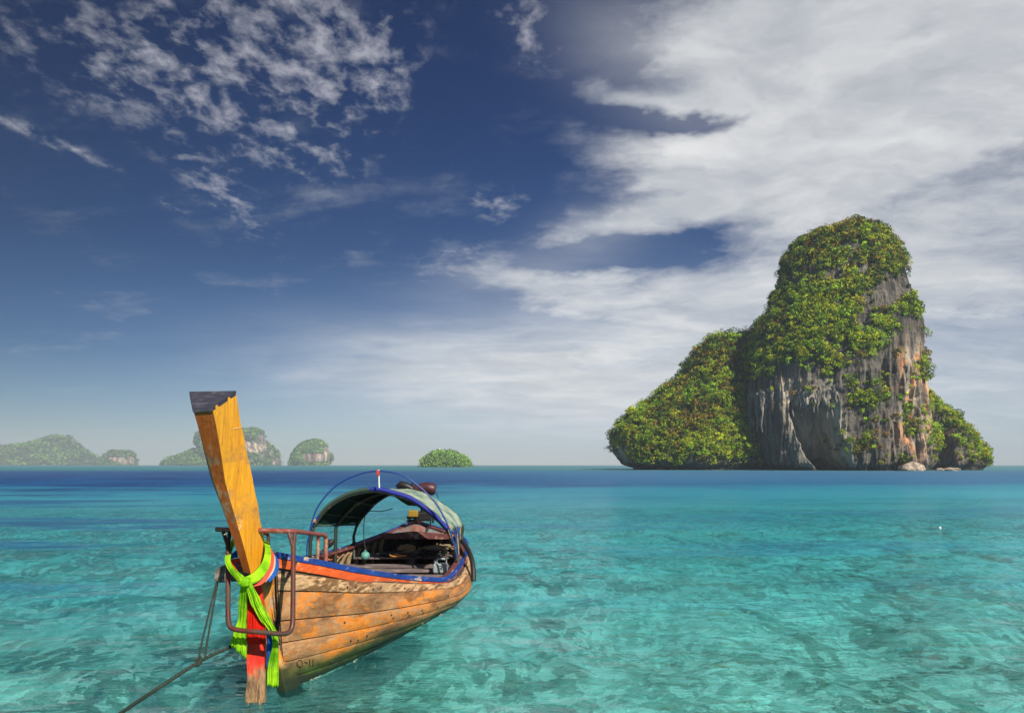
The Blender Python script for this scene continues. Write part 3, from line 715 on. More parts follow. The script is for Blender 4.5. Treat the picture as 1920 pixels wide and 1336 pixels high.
far_island('green_islet', 'tiny bright green islet alone on the horizon above the boat canopy',
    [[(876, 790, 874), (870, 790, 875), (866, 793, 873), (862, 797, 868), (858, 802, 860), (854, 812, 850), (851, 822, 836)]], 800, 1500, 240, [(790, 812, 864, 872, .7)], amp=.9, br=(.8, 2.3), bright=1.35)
# ------------------------------------------------------------------ boat materials
def m_paint(name, base, under, wear=.5, grain=(14, 2.0, 14), rough=.5, dirt=(.06, .045, .03), dirt_amt=.35, algae=False, rnd=.0, bmp=.5):
    m, t = newmat(name); p = pos(t)
    g = t.noise(t.scl(p, *grain), 1.0, 6, .65, 0.4)
    pa = t.noise(t.scl(p, 1, .55, 1.3), 2.4, 8, .68); pb = t.noise(t.scl(p, 1, .5, 1.5, (4, 2, 7)), 2.2, 8, .70)
    b = t.mix(t.ss(g, .25, .75), tuple(c * .66 for c in base), tuple(min(c * 1.28, .95) for c in base))
    u = t.mix(t.ss(g, .32, .68), tuple(c * .55 for c in under), tuple(min(c * 1.25, .9) for c in under))
    if rnd: 
        r = orand(t); pa = t.m('ADD', pa, t.m('MULTIPLY', t.m('SUBTRACT', r, .5), rnd))
    k = t.ss(t.m('ADD', t.m('MULTIPLY', pa, .55), t.m('MULTIPLY', g, .45)), .62 - wear * .3, .70 - wear * .3)
    c = t.mix(k, b, u)
    crk = t.noise(t.scl(p, grain[0] * 3, grain[1] * 1.6, grain[2] * 3), 1.0, 3, .6)
    c = t.mix(t.m('MULTIPLY', t.ss(crk, .60, .72), .6), c, tuple(q * .6 for q in dirt))
    c = t.mix(t.m('MULTIPLY', t.ss(t.m('ADD', t.m('MULTIPLY', pb, .6), t.m('MULTIPLY', pa, .4)), .52, .68), dirt_amt), c, dirt)
    if algae:
        sn_ = t.noise(t.scl(p, 1.3, .55, 2.4, (3, 1, 5)), 1.0, 7, .62)
        c = t.mix(t.m('MULTIPLY', t.ss(t.m('ADD', t.m('MULTIPLY', sn_, .8), t.m('MULTIPLY', g, .2)), .50, .545), .82), c, t.mix(t.ss(g, .35, .65), (.085, .038, .015), (.24, .12, .05)))
        x, y, z = t.sep(p); zz_ = t.m('ADD', z, t.m('MULTIPLY', t.m('SUBTRACT', pb, .5), .55))
        c = t.mix(t.ss(zz_, .34, .13), c, t.mix(t.ss(pb, .4, .6), (.04, .04, .010), (.03, .085, .010)))
        c = t.mix(t.ss(zz_, .10, .02), c, (.010, .020, .008))
    h = t.m('ADD', t.m('MULTIPLY', g, .6), t.m('MULTIPLY', k, -.35))
    pbsdf(t, c, t.mr(k, 0, 1, rough, min(rough + .3, .9)), t.bump(h, bmp, .006), spec=.4); return m
def m_flat(name, col, rough=.5, metal=0, var=.25, sc=20, **kw):
    m, t = newmat(name); p = pos(t); n = t.noise(p, sc, 5, .6)
    c = t.mix(n, tuple(q * (1 - var) for q in col), tuple(min(1, q * (1 + var)) for q in col))
    pbsdf(t, c, rough, t.bump(n, .3, .004), metal=metal, **kw); return m
ORA = (.92, .34, .015)
M_PROW = m_paint('prow_orange', ORA, (.50, .22, .06), .32, (26, 26, 1.6), .42, dirt=(.20, .06, .015), dirt_amt=.45)
M_PROWF = m_paint('prow_shaded_brown', (.30, .075, .010), (.22, .13, .07), .38, (22, 22, 1.4), .55, dirt=(.03, .02, .015), dirt_amt=.4)  # brown front and left faces, their shade put into a darker paint
M_CAPD = m_paint('prow_end_grain', (.035, .035, .055), (.07, .07, .09), .3, (8, 8, 20), .7)
M_PLANK = m_paint('hull_plank_paint', (.64, .205, .025), (.36, .19, .085), .58, (20, 1.5, 26), .55, dirt=(.15, .06, .022), dirt_amt=.85, algae=True, rnd=.18, bmp=.8)
M_PLANKD = m_paint('dark_sheer_plank', (.17, .085, .035), (.44, .27, .14), .55, (16, 1.5, 26), .6, dirt=(.03, .02, .012), dirt_amt=.6)
M_STEM = m_paint('stem_wood', (.72, .28, .03), (.46, .33, .21), .42, (18, 18, 2.0), .5, dirt=(.10, .05, .02), dirt_amt=.5, algae=True)
M_BLUE = m_paint('blue_rail_paint', (.010, .045, .25), (.45, .34, .20), .26, (14, 1.6, 14), .45)
M_RUB = m_paint('orange_red_paint', (.72, .105, .02), (.52, .28, .12), .34, (14, 1.4, 20), .45)
M_MAUVE = m_paint('faded_red_paint', (.14, .045, .042), (.30, .20, .15), .35, (10, 1.6, 14), .55)
M_RED = m_paint('red_paint', (.78, .035, .012), (.4, .07, .03), .1, (20, 20, 2), .5)
M_INNER = m_paint('inner_hull', (.055, .040, .030), (.13, .09, .055), .4, (12, 1.5, 20), .7)
M_RIB = m_paint('rib_wood', (.36, .27, .15), (.16, .11, .06), .45, (20, 20, 3), .7)
M_DECK = m_paint('bench_wood', (.15, .115, .12), (.25, .20, .18), .45, (1.6, 20, 20), .55, dirt_amt=.5)
M_SDECK = m_paint('stern_deck_paint', (.20, .22, .22), (.22, .10, .08), .5, (12, 2, 8), .6)
M_GREYW = m_paint('weathered_beam', (.10, .085, .075), (.18, .15, .13), .5, (2, 18, 18), .8)
M_PIPE = m_paint('rust_red_pipe', (.11, .026, .018), (.06, .035, .025), .5, (6, 6, 6), .42)
M_PIPEL = m_paint('faded_red_pipe', (.22, .055, .045), (.30, .20, .13), .35, (6, 6, 6), .42)
M_GPIPE = m_paint('dark_green_pipe', (.022, .035, .026), (.20, .18, .08), .25, (6, 6, 6), .5)
M_BPIPE = m_flat('blue_pipe', (.012, .045, .22), .4)
M_BLACK = m_flat('black_rubber', (.014, .016, .016), .55)
M_SIDE_P = m_paint('shaded_port_plank', (.16, .12, .09), (.22, .18, .15), .5, (16, 1.5, 26), .7, algae=True)  # port planks away from the sun: shade put into a greyer colour

ROOT = (-2.2, 11.2, 0.0)
boat = empty('longtail_boat', ROOT)
tag(boat, 'weathered orange wooden longtail boat moored in the clear turquoise shallows', 'boat')

# ------------------------------------------------------------------ hull lines: gunwale, water line and keel at eleven stations
GS = [(-2.44, 7.70, 1.36), (-2.14, 8.1, 1.235), (-1.83, 8.7, 1.06), (-1.55, 9.7, .845), (-1.22, 10.4, .70), (-1.00, 11.1, .60), (-.88, 12.0, .66), (-.82, 13.0, .82), (-.92, 13.7, .92), (-1.27, 14.4, 1.0), (-1.86, 15.1, 1.1)]
GP = [(-2.56, 7.70, 1.36), (-2.86, 8.1, 1.235), (-3.08, 8.7, 1.06), (-3.32, 9.7, .845), (-3.45, 10.4, .75), (-3.48, 11.1, .70), (-3.38, 12.0, .74), (-3.03, 12.85, .80), (-2.80, 13.4, .85), (-2.46, 14.2, .95), (-2.06, 15.1, 1.1)]
WS = [(-2.32, 7.64), (-2.12, 8.1), (-1.92, 8.7), (-1.66, 9.5), (-1.45, 10.4), (-1.30, 11.2), (-1.24, 12.0), (-1.32, 12.8), (-1.48, 13.4), (-1.68, 13.9), (-1.92, 14.3)]
KX = [-2.31, -2.35, -2.37, -2.33, -2.30, -2.25, -2.20, -2.10, -2.02, -1.97, -1.95]
def hull_pt(side, t, v):
    def ip(tab, t):
        i = min(int(t), 9); f = t - i; g = lambda k: Vector(tab[max(0, min(10, k))])
        a, b, c, e = g(i - 1), g(i), g(i + 1), g(i + 2)
        return .5 * ((2 * b) + (c - a) * f + (2 * a - 5 * b + 4 * c - e) * f * f + (3 * b - a - 3 * c + e) * f ** 3)
    G = ip(GS if side > 0 else GP, t)
    w = ip([(x, y, 0) for x, y in WS], t); kx = ip([(x, WS[i][1] + (.1 if i == 0 else 0), -.27) for i, x in enumerate(KX)], t)
    Wp = Vector((w.x if side > 0 else 2 * kx.x - w.x, w.y, 0))
    u = .72
    l0 = (v - u) * (v - 1) / (u); l1 = v * (v - 1) / (u * (u - 1)); l2 = v * (v - u) / (1 - u)
    return G * l0 + Wp * l1 + kx * l2
def hull_n(side, t, v):
    e = .02; a = hull_pt(side, min(t + e, 10), v) - hull_pt(side, max(t - e, 0), v); b = hull_pt(side, t, min(v + e, 1)) - hull_pt(side, t, max(v - e, 0))
    n = a.cross(b); n.normalize()
    if n.x * side < 0 and abs(n.x) > .15: n = -n
    elif abs(n.x) <= .15 and n.z > 0: n = -n
    return n
ts = [i * .25 for i in range(41)]
for side in (1, -1):
    mb = MB(); mb.grid([[hull_pt(side, t, v / 12) - hull_n(side, t, v / 12) * .012 for v in range(13)] for t in ts]); mb.build('hull_shell', M_INNER, boat, solid=.012)
    vb = [.065, .145, .285, .40, .515, .63, .745, .86, 1.0]
    for k in range(8):
        mb = MB(); v0, v1 = vb[k] + .0028, vb[k + 1] - .0028; rows = []
        lift = .0015 * ((k * 7) % 3)
        for t in ts:
            r = []
            for (vv, of) in ((v0, -.008), (v0, .016), (v0 + (v1 - v0) * .03, .019), ((v0 + v1) / 2, .020), (v1 - (v1 - v0) * .03, .019), (v1, .016), (v1, -.008)):
                wob = .0015 * math.sin(t * 3.1 + k * 1.9)
                r.append(hull_pt(side, t, vv) + hull_n(side, t, vv) * (of + lift + wob))
            rows.append(r)
        mb.grid(rows, True)
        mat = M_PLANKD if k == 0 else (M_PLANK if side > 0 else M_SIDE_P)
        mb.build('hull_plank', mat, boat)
# rails swept along the gunwale
def sweep(side, prof, t0=0, t1=10, n=48):
    rows = []
    for i in range(n + 1):
        t = t0 + (t1 - t0) * i / n; p = hull_pt(side, t, 0); e = .03
        T = (hull_pt(side, min(t + e, 10), 0) - hull_pt(side, max(t - e, 0), 0)).normalized(); o = T.cross(Vector((0, 0, 1))).normalized() * side
        if T.y < 0: o = -o
        if side > 0 and o.x < 0 and i < n * .7: o = -o
        rows.append([p + o * a + Vector((0, 0, b)) for a, b in prof])
    m_ = MB(); m_.grid(rows, False, False, True); k = len(prof)
    m_.add(rows[0], [tuple(range(k))], False); m_.add(rows[-1], [tuple(reversed(range(k)))], False); return m_
for side in (1, -1):
    sweep(side, [(-.085, -.005), (-.085, .032), (.012, .036), (.012, -.005)]).build('inner_rail', M_MAUVE, boat, bevel=.004)
    sweep(side, [(.014, -.022), (.014, .048), (.062, .045), (.066, -.020)]).build('gunwale_rail', M_BLUE, boat, bevel=.006)
    sweep(side, [(.016, -.118), (.016, -.024), (.056, -.024), (.050, -.118)]).build('rub_rail', M_RUB, boat, bevel=.006)
# ribs on the inside of the port and starboard planking
def rib(side, t):
    rows = []
    for k in range(9):
        v = .02 + k * .075; p = hull_pt(side, t, v); n = hull_n(side, t, v); T = (hull_pt(side, t + .02, v) - hull_pt(side, t - .02, v)).normalized()
        a = p - n * .03; b = p - n * .085; h = T * .024
        rows.append([a - h, b - h, b + h, a + h])
    m_ = MB(); m_.grid(rows, False, False, True); m_.add(rows[0], [(0, 1, 2, 3)], False); m_.build('rib', M_RIB, boat)
for i in range(17): rib(-1, 4.6 + i * .27)
for i in range(6): rib(1, 5.0 + i * .8)
# bottom boards, benches, cargo floor, stern deck
def side_x(side, Y, z=None):
    best = min((abs(hull_pt(side, t, .0).y - Y), t) for t in [i * .05 for i in range(201)])[1]
    v = 0
    if z is not None:
        v = min((abs(hull_pt(side, best, q / 60).z - z), q / 60) for q in range(61))[1]
    return hull_pt(side, best, v).x
for i in range(9):
    y = 9.2 + i * .55; a, b = side_x(-1, y, .2), side_x(1, y, .2)
    MB().box(((a + b) / 2, y, .17), (b - a) - .12, .50, .03).build('floor_board', M_DECK, boat, bevel=.004)
for i, (y, z, w) in enumerate(((11.45, .40, .24), (11.92, .42, .20), (12.30, .46, .22), (12.72, .50, .20), (13.08, .53, .22))):
    a, b = side_x(-1, y, z), side_x(1, y, z)
    MB().box(((a + b) / 2, y, z), (b - a) - .10, w, .045).build('bench', M_DECK, boat, bevel=.006)
for i in range(6):
    y = 13.36 + i * .165; a, b = side_x(-1, min(y, 14.9), .62), side_x(1, min(y, 14.9), .62)
    MB().box(((a + b) / 2, y, .64 + .004 * (i % 2)), (b - a) - .12, .155, .03).build('cargo_board', M_DECK, boat, bevel=.004)
# stern deck: boards rising to a hump where the engine stands
YD = 14.12
for i in range(7):
    f0, f1 = i / 7, (i + .97) / 7; rows_a, rows_b = [], []
    for k in range(8):
        y = YD + .92 * k / 7; a, b = side_x(-1, y) + .05, side_x(1, y) - .05
        zg = .95 + (y - YD) * .15
        def Zc(f): return zg + .16 * math.exp(-((f - .45) / .28) ** 2) * (k / 7) ** .8
        rows_a.append([Vector((a + (b - a) * f, y, Zc(f))) for f in (f0, f1)]); 
    m_ = MB()
    for r in range(7):
        q = [rows_a[r][0], rows_a[r][1], rows_a[r + 1][1], rows_a[r + 1][0]]; m_.prism([p - Vector((0, 0, .035)) for p in q], q)
    m_.build('deck_board', M_SDECK, boat)
a, b = side_x(-1, YD) + .03, side_x(1, YD) - .03
MB().prism([Vector(p) for p in ((a, YD - .05, .90), (b, YD - .05, .90), (b, YD - .05, .99), ((a * .55 + b * .45), YD - .05, 1.05), (a, YD - .05, .99))], [Vector(p) for p in ((a, YD - .01, .90), (b, YD - .01, .90), (b, YD - .01, .99), ((a * .55 + b * .45), YD - .01, 1.05), (a, YD - .01, .99))]).build('deck_beam', M_MAUVE, boat, bevel=.005)
MB().box(((side_x(-1, 14.6) + side_x(1, 14.6)) / 2, 14.85, .72), 1.15, .04, .5).build('bulkhead', M_INNER, boat)
MB().prism([Vector((-2.12, 15.12, .0)), Vector((-1.82, 15.12, .0)), Vector((-1.80, 15.16, 1.16)), Vector((-2.12, 15.16, 1.16))], [Vector((-2.12, 15.22, .0)), Vector((-1.82, 15.22, .0)), Vector((-1.80, 15.26, 1.16)), Vector((-2.12, 15.26, 1.16))]).build('stern_post', M_MAUVE, boat, bevel=.01)

# ------------------------------------------------------------------ stem and prow
def loft(sections, name, mat, parent=boat, smooth=False, bevel=0, caps=True, jit=0):
    rows = []
    for s in sections: rows.append([Vector(p) + Vector((random.uniform(-jit, jit), random.uniform(-jit, jit), 0)) for p in s])
    m_ = MB(); m_.grid(rows, smooth, False, True); k = len(rows[0])
    if caps: m_.add(rows[0], [tuple(reversed(range(k)))], False); m_.add(rows[-1], [tuple(range(k))], False)
    return m_.build(name, mat, parent, bevel=bevel)
def lerp(a, b, f): return Vector(a) * (1 - f) + Vector(b) * f
# prow timber: corners are front left, front right, back right, back left
top = [at(361.5, 766, 6.60), at(398, 764, 6.60), at(442, 735, 7.02), at(355.5, 736.5, 7.02)]
mid = [at(402, 905, 6.97), at(424, 905, 6.97), at(473, 900, 7.34), at(396, 900, 7.34)]
bot = [at(457, 1072, 7.36), at(470, 1076, 7.36), at(503, 1044, 7.72), at(452, 1040, 7.72)]
secs = []
for i in range(13):
    f = i / 12
    q = [(lerp(top[k], mid[k], f * 2) if f < .5 else lerp(mid[k], bot[k], f * 2 - 1)) for k in range(4)]
    w_ = .006 * math.sin(f * 9)
    secs.append([q[0], q[1] + Vector((w_, 0, 0)), q[2] + Vector((-w_ + .004 * math.sin(f * 31), 0, 0)), q[3]])
m_ = MB()
for a_, b_ in ((1, 2), (2, 3)): m_.grid([[lerp(s[a_], s[b_], k / 6) + Vector((.003 * math.sin(k * 2 + i_ * 1.7), -.003 * math.sin(k * 1.3 + i_), 0)) * (0 < k < 6) for k in range(7)] for i_, s in enumerate(secs)], True)
m_.add(secs[-1], [(0, 1, 2, 3)], False)
prow = m_.build('prow_timber', M_PROW, boat)
m_ = MB(); m_.grid([[s[0], s[1]] for s in secs], False); m_.grid([[s[3], s[0]] for s in secs], False); m_.build('prow_front_face', M_PROWF, prow)
MB().prism([p + Vector((0, .001, -.03)) for p in secs[0]], [p + (p - sum(secs[0], Vector()) / 4) * .02 + Vector((0, -.0, .012)) for p in secs[0]]).build('end_cap', M_CAPD, prow)
# scratched marks on the prow and stem
def strokes(lines, Yf, wid, name, mat, parent, lift=.006):
    for pts in lines:
        MB().tube([Yf(*p) for p in pts], wid, 4).build(name, mat, parent)
def prow_face(px, py):                            # a point on the right hand face of the prow
    f = (py - 764) / (1076 - 764); f = max(0, min(1, f)); s = secs[int(f * 11.99)]
    s2 = secs[min(int(f * 11.99) + 1, 12)]; g = f * 11.99 - int(f * 11.99)
    A_, B_ = lerp(s[1], s2[1], g), lerp(s[2], s2[2], g)
    ax = CX + F * A_.x / A_.y; bx = CX + F * B_.x / B_.y; h = (px - ax) / (bx - ax); q = lerp(A_, B_, h)
    return at(px, py, q.y - .004)
m_scr = m_flat('pale_scratch', (.62, .50, .30), .8)
strokes([[(441, 962), (442, 970), (446, 974)], [(447, 975), (451, 973), (452, 978), (448, 981), (447, 976)], [(452, 980), (451, 987), (448, 991)], [(446, 986), (449, 984), (452, 990), (447, 993)], [(439, 804), (447, 802), (454, 801)], [(420, 1002), (424, 1000)]], prow_face, .0035, 'scratch_mark', m_scr, prow)
# hull stem, the slab between prow and foot
st = [(1072, 484, 7.42, 515, 7.74), (1120, 496, 7.50, 522, 7.80), (1175, 509, 7.60, 533, 7.88), (1225, 520, 7.55, 545, 7.80), (1270, 531, 7.52, 558, 7.76), (1330, 543, 7.50, 572, 7.74)]
rows = []
for (py, x0, y0, x1, y1) in st:
    a_, b_ = at(x0, py, y0), at(x1, py, y1)
    rows.append([a_, b_ + Vector((.012, 0, 0)), b_ + Vector((-.16, .05, 0)), a_ + Vector((-.10, .02, 0))])
loft(rows, 'stem', M_STEM, bevel=.008)
strokes([[(495, 1092), (492, 1100), (489, 1108)], [(489, 1091), (495, 1090)]], lambda px, py: at(px, py, 7.55), .010, 'painted_mark', M_BPIPE, boat)
# lettering low on the planks: 0-11
def hull_at(px, py):                              # the point of the starboard planking seen at a pixel
    best = None
    for i in range(0, 60):
        for j in range(20, 80):
            t, v = i * .04, j / 100; p = hull_pt(1, t, v) + hull_n(1, t, v) * .028; d_ = (CX + F * p.x / p.y - px) ** 2 + (HY + F * (CH - p.z) / p.y - py) ** 2
            if best is None or d_ < best[0]: best = (d_, p)
    return best[1]
m_ink = m_flat('dark_lettering', (.05, .022, .015), .8)
pc = hull_at(572, 1243)
def ink(px, py):
    b = None
    for i in range(44):
        for j in range(44):
            t, v = i * .045, .5 + j * .011; p = hull_pt(1, t, v) + hull_n(1, t, v) * .028; d_ = (CX + F * p.x / p.y - px) ** 2 + (HY + F * (CH - p.z) / p.y - py) ** 2
            if b is None or d_ < b[0]: b = (d_, p)
    return at(px, py, b[1].y)
ov = [(562 + 5.0 * math.cos(a * math.pi / 6), 1243 + 6.5 * math.sin(a * math.pi / 6)) for a in range(13)]
strokes([ov, [(570, 1241), (577, 1241)], [(581, 1236), (581, 1249)], [(587, 1235), (587, 1248)]], ink, .0045, 'letter_stroke', m_ink, boat)
# bolt heads in pairs along the planks
m_bolt = m_flat('rusty_bolt', (.06, .03, .02), .7)
for (t, v) in [(1.6, .11), (1.8, .11), (2.2, .12), (2.4, .11), (3.0, .12), (2.5, .33), (2.55, .36), (2.9, .34), (2.95, .37), (3.3, .35), (3.35, .38), (1.4, .33), (1.6, .47), (1.8, .48), (2.0, .46), (1.2, .60), (1.9, .72), (2.3, .72), (.9, .74), (3.8, .36), (4.2, .25)]:
    p = hull_pt(1, t, v) + hull_n(1, t, v) * .030; MB().ball(p, .011, .014, .012, 8, 5).build('bolt', m_bolt, boat)
# hanging cutwater board, red paint above and bare wood below
m_cut, t_ = newmat('cutwater_paint'); p_ = pos(t_); x_, y_, z_ = t_.sep(p_)
g_ = t_.noise(t_.scl(p_, 40, 40, 2.5), 1, 6, .65); n_ = t_.noise(p_, 7, 5, .65)
wood_ = t_.mix(t_.ss(g_, .3, .7), (.08, .04, .02), (.42, .25, .12)); red_ = t_.mix(t_.ss(g_, .3, .7), (.50, .010, .004), (.72, .025, .007))
k_ = t_.ss(t_.m('ADD', z_, t_.m('MULTIPLY', t_.m('SUBTRACT', n_, .5), .55)), .44, .22)
c_ = t_.mix(k_, red_, wood_); c_ = t_.mix(t_.m('MULTIPLY', t_.ss(g_, .62, .70), .8), c_, (.05, .015, .01))
pbsdf(t_, c_, .6, t_.bump(g_, .6, .006))
rows = []
for i in range(15):
    py = 1098 + (1316 - 1098) * i / 14; f = i / 14; x0 = 467 - 6 * f + 1.2 * math.sin(i * 1.3); x1 = 490 + 8 * min(1, f * 1.4) - 4 * max(0, f - .75) * 2; Yb = 7.30 - .16 * f
    a_, b_ = at(x0, py, Yb), at(x1, py, Yb + .02); dz = Vector((0, .045, 0)); rows.append([a_, b_, b_ + dz, a_ + dz])
cut = loft(rows, 'cutwater_board', m_cut)
for (x0, x1, l_) in ((461, 469, 1322), (472, 481, 1318), (484, 491, 1330)):
    a_ = at(x0, 1312, 7.145); b_ = at(x1, 1312, 7.15); c_ = at((x0 + x1) / 2 + 1, l_, 7.15); dz = Vector((0, .04, 0))
    MB().prism([a_, c_, b_], [a_ + dz, c_ + dz, b_ + dz]).build('split_end', m_cut, cut)
# red breast board, foredeck and the crossbeam
rows = []
for i in range(9):
    f = i / 8; px = 427 + 75 * f; sag = 5 * math.cos((f - .5) * 3.14); Yr = 7.80; a_ = at(px, 1049 - sag + 2 * f, Yr); b_ = at(px, 1061 - sag + 2 * f, Yr); dz = Vector((0, .05, 0))
    rows.append([a_, b_, b_ + dz, a_ + dz])
loft(rows, 'breast_board', M_RED)
MB().prism([Vector(p) for p in ((-2.56, 7.66, 1.30), (-2.42, 7.66, 1.30), (-1.62, 9.3, .93), (-3.22, 9.3, .93))], [Vector(p) for p in ((-2.56, 7.66, 1.34), (-2.42, 7.66, 1.34), (-1.62, 9.3, .97), (-3.22, 9.3, .97))]).build('foredeck', M_MAUVE, boat)
cb = [at(407, 1076, 7.62), at(452, 1072, 7.66), at(505, 1078, 7.74)]
rows = []
for i, p in enumerate(cb):
    h = [.055, .085, .08][i]; rows.append([p + Vector((0, -.07, -h)), p + Vector((0, -.05, h)), p + Vector((0, .08, h)), p + Vector((0, .08, -h))])
rows.insert(1, [lerp(rows[0][k], rows[1][k], .22) + Vector((0, 0, .02 * (1 if k in (1, 2) else -1))) for k in range(4)])
loft(rows, 'crossbeam', M_GREYW, bevel=.012)

# ------------------------------------------------------------------ pipe frame at the bow
rail = MB().tube(rounded([at(405, 992, 7.55), at(540, 995, 7.50), at(553, 995.5, 7.55), at(611, 1003, 8.32), at(611, 1058, 8.30)], .05), .0245, 10).build('bow_rail', M_PIPEL, boat)
MB().tube(rounded([at(406, 992, 7.55), at(440, 992.5, 7.56), at(503, 1000, 8.5), at(504, 1040, 8.5)], .05), .020, 8).build('bow_rail', M_PIPE, boat)
MB().tube(rounded([at(427.5, 1022, 7.42), at(427.5, 1171, 6.98), at(438, 1180, 6.95), at(540, 1189, 6.95), at(549, 1174, 6.98), at(550, 1024, 7.45)], .10, 7), .0235, 10).build('step_frame', M_PIPE, boat)
for (a_, b_) in (((418, 995, 7.55), (427.5, 1024, 7.42)), ((431, 995, 7.55), (427.5, 1024, 7.42)), ((541, 997, 7.50), (550, 1026, 7.45)), ((553, 998, 7.55), (550, 1026, 7.45))):
    MB().tube([at(*a_), at(*b_)], .019, 8).build('frame_brace', M_PIPE, boat)
MB().tube([at(597, 1002, 8.16), at(595, 1056, 8.16)], .019, 8).build('rail_post', M_PIPEL, boat)
MB().tube([at(550, 1052, 7.40), at(556, 1054, 8.0)], .018, 8).build('frame_bracket', M_PIPE, boat)

# ------------------------------------------------------------------ canopy
YA, YB = 12.15, 13.38
fr = catmull([at(586, 983, YA), at(603, 957, YA), at(625, 937, YA), at(660, 920, YA), at(703, 913.5, YA), at(740, 921, YA), at(770, 931, YA), at(799, 950, YA), at(822, 969, YA), at(840, 989, YA)], 4)
re_ = catmull([at(669, 980, YB), at(678, 966, YB), at(690, 952, YB), at(708, 934, YB), at(735, 919, YB), at(765, 916, YB), at(800, 925, YB), at(832, 945, YB), at(855, 962, YB), at(868, 981, YB)], 4)
m_can, t_ = newmat('canopy_canvas'); p_ = pos(t_); n_ = t_.noise(p_, 4, 6, .65); f_ = t_.noise(p_, 60, 3, .6)
c_ = t_.mix(t_.ss(n_, .35, .62), (.09, .17, .14), (.33, .38, .30)); c_ = t_.mix(t_.m('MULTIPLY', t_.ss(f_, .5, .7), .3), c_, (.10, .16, .14))
b_ = pbsdf(t_, c_, .8, t_.bump(t_.noise(p_, 9, 4, .6), .6, .02), spec=.2, link=False)
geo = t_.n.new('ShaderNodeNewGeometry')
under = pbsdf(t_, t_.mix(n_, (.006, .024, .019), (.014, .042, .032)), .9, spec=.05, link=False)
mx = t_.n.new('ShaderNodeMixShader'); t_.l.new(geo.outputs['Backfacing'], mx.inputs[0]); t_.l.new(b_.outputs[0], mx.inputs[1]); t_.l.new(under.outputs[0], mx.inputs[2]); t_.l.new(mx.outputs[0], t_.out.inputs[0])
rows = []
nr = len(fr)
for i in range(nr):
    r = []
    for k in range(13):
        s_ = k / 12; p = lerp(fr[i], re_[i], s_); sag = -.035 * abs(math.sin(s_ * math.pi * 2)) * math.sin(math.pi * i / (nr - 1)); r.append(p + Vector((0, 0, sag + .006 * math.sin(i * 2.1 + k * 1.3))))
    rows.append(r)
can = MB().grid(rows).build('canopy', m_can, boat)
# make sure the outside of the canvas is its front
if can.data.polygons[len(can.data.polygons) // 2].normal.z < 0: can.data.flip_normals()
m_trim = m_flat('blue_canvas_trim', (.012, .022, .24), .7)
m_gtrim = m_flat('green_canvas_hem', (.03, .06, .045), .8)
rows = [[p + Vector((0, -.012, .008)), p + Vector((0, -.016, -.030 - .02 * (i / nr))), p + Vector((0, .0, -.05 - .02 * (i / nr))), p + Vector((0, .10, .010))] for i, p in enumerate(fr)]
kb = 15
MB().grid(rows[kb:], True, False, True).build('canopy_trim', m_trim, boat); MB().grid(rows[3:kb + 1], True, False, True).build('canopy_hem', m_gtrim, boat); MB().grid(rows[:4], True, False, True).build('canopy_trim', m_trim, boat)
rows = [[p + Vector((0, -.01, .004)), p + Vector((0, .012, .004)), p + Vector((0, .012, -.03)), p + Vector((0, -.0, -.03))] for p in re_]
MB().grid(rows, True, False, True).build('canopy_hem', m_gtrim, boat)
# hanging side strips of the canvas
m_gcan = m_flat('dark_green_canvas', (.035, .075, .055), .85)
def curtain(edge, drop, name, mat, wob=.02):
    rows = []
    for i, p in enumerate(edge):
        rows.append([Vector(p) + Vector((wob * math.sin(i * 1.7 + k), wob * math.sin(i * 1.1 + k * .7), -drop[min(i, len(drop) - 1)] * k / 4)) for k in range(5)])
    MB().grid(rows).build(name, mat, boat, solid=.006)
curtain([lerp(fr[0], re_[0], s / 8) for s in range(9)], [.04] * 9, 'canopy_flap', m_gcan, .008)
curtain([lerp(fr[-1], re_[-1], s / 8) for s in range(9)], [.05] * 9, 'canopy_flap', m_can, .008)
curtain([re_[k] + Vector((0, .0, -.04)) for k in range(17, 28)], [.10, .16, .22, .26, .25, .24, .22, .20, .16, .10, .05], 'rear_curtain', m_gcan, .012)
# hoops under the canvas
def hoop(pts, r, mat, name='canopy_hoop'): return MB().tube(pts, r, 8).build(name, mat, boat)
fr_in = [p + Vector((0, .03, -.06)) for p in fr]
hoop([at(581, 1047, YA)] + [at(582, 1015, YA)] + fr_in + [at(851, 1020, YA), at(858, 1052, YA)], .030, M_GPIPE)
re_in = [p + Vector((0, -.03, -.055)) for p in re_]
hoop([at(664, 1048, 13.2), at(663, 1005, YB)] + re_in + [at(866, 1005, YB), at(866, 1028, YB)], .026, M_GPIPE)
midc = [lerp(fr[i], re_[i], .5) + Vector((0, 0, -.07)) for i in range(nr)]
hoop([at(628, 1058, 12.75), at(629, 1025, 12.75)] + midc + [at(862, 1030, 12.75)], .032, M_GPIPE)
for s_ in (.12, .3, .5, .7, .88):
    k = int(s_ * (nr - 1)); MB().tube([fr[k] + Vector((0, .01, -.045)), re_[k] + Vector((0, -.01, -.045))], .012, 6).build('roof_batten', M_GPIPE, boat)
MB().tube([at(571, 1042, 11.95), at(632, 1034, 12.8), at(667, 1015, 13.4)], .010, 6).build('side_wire', M_GPIPE, boat)
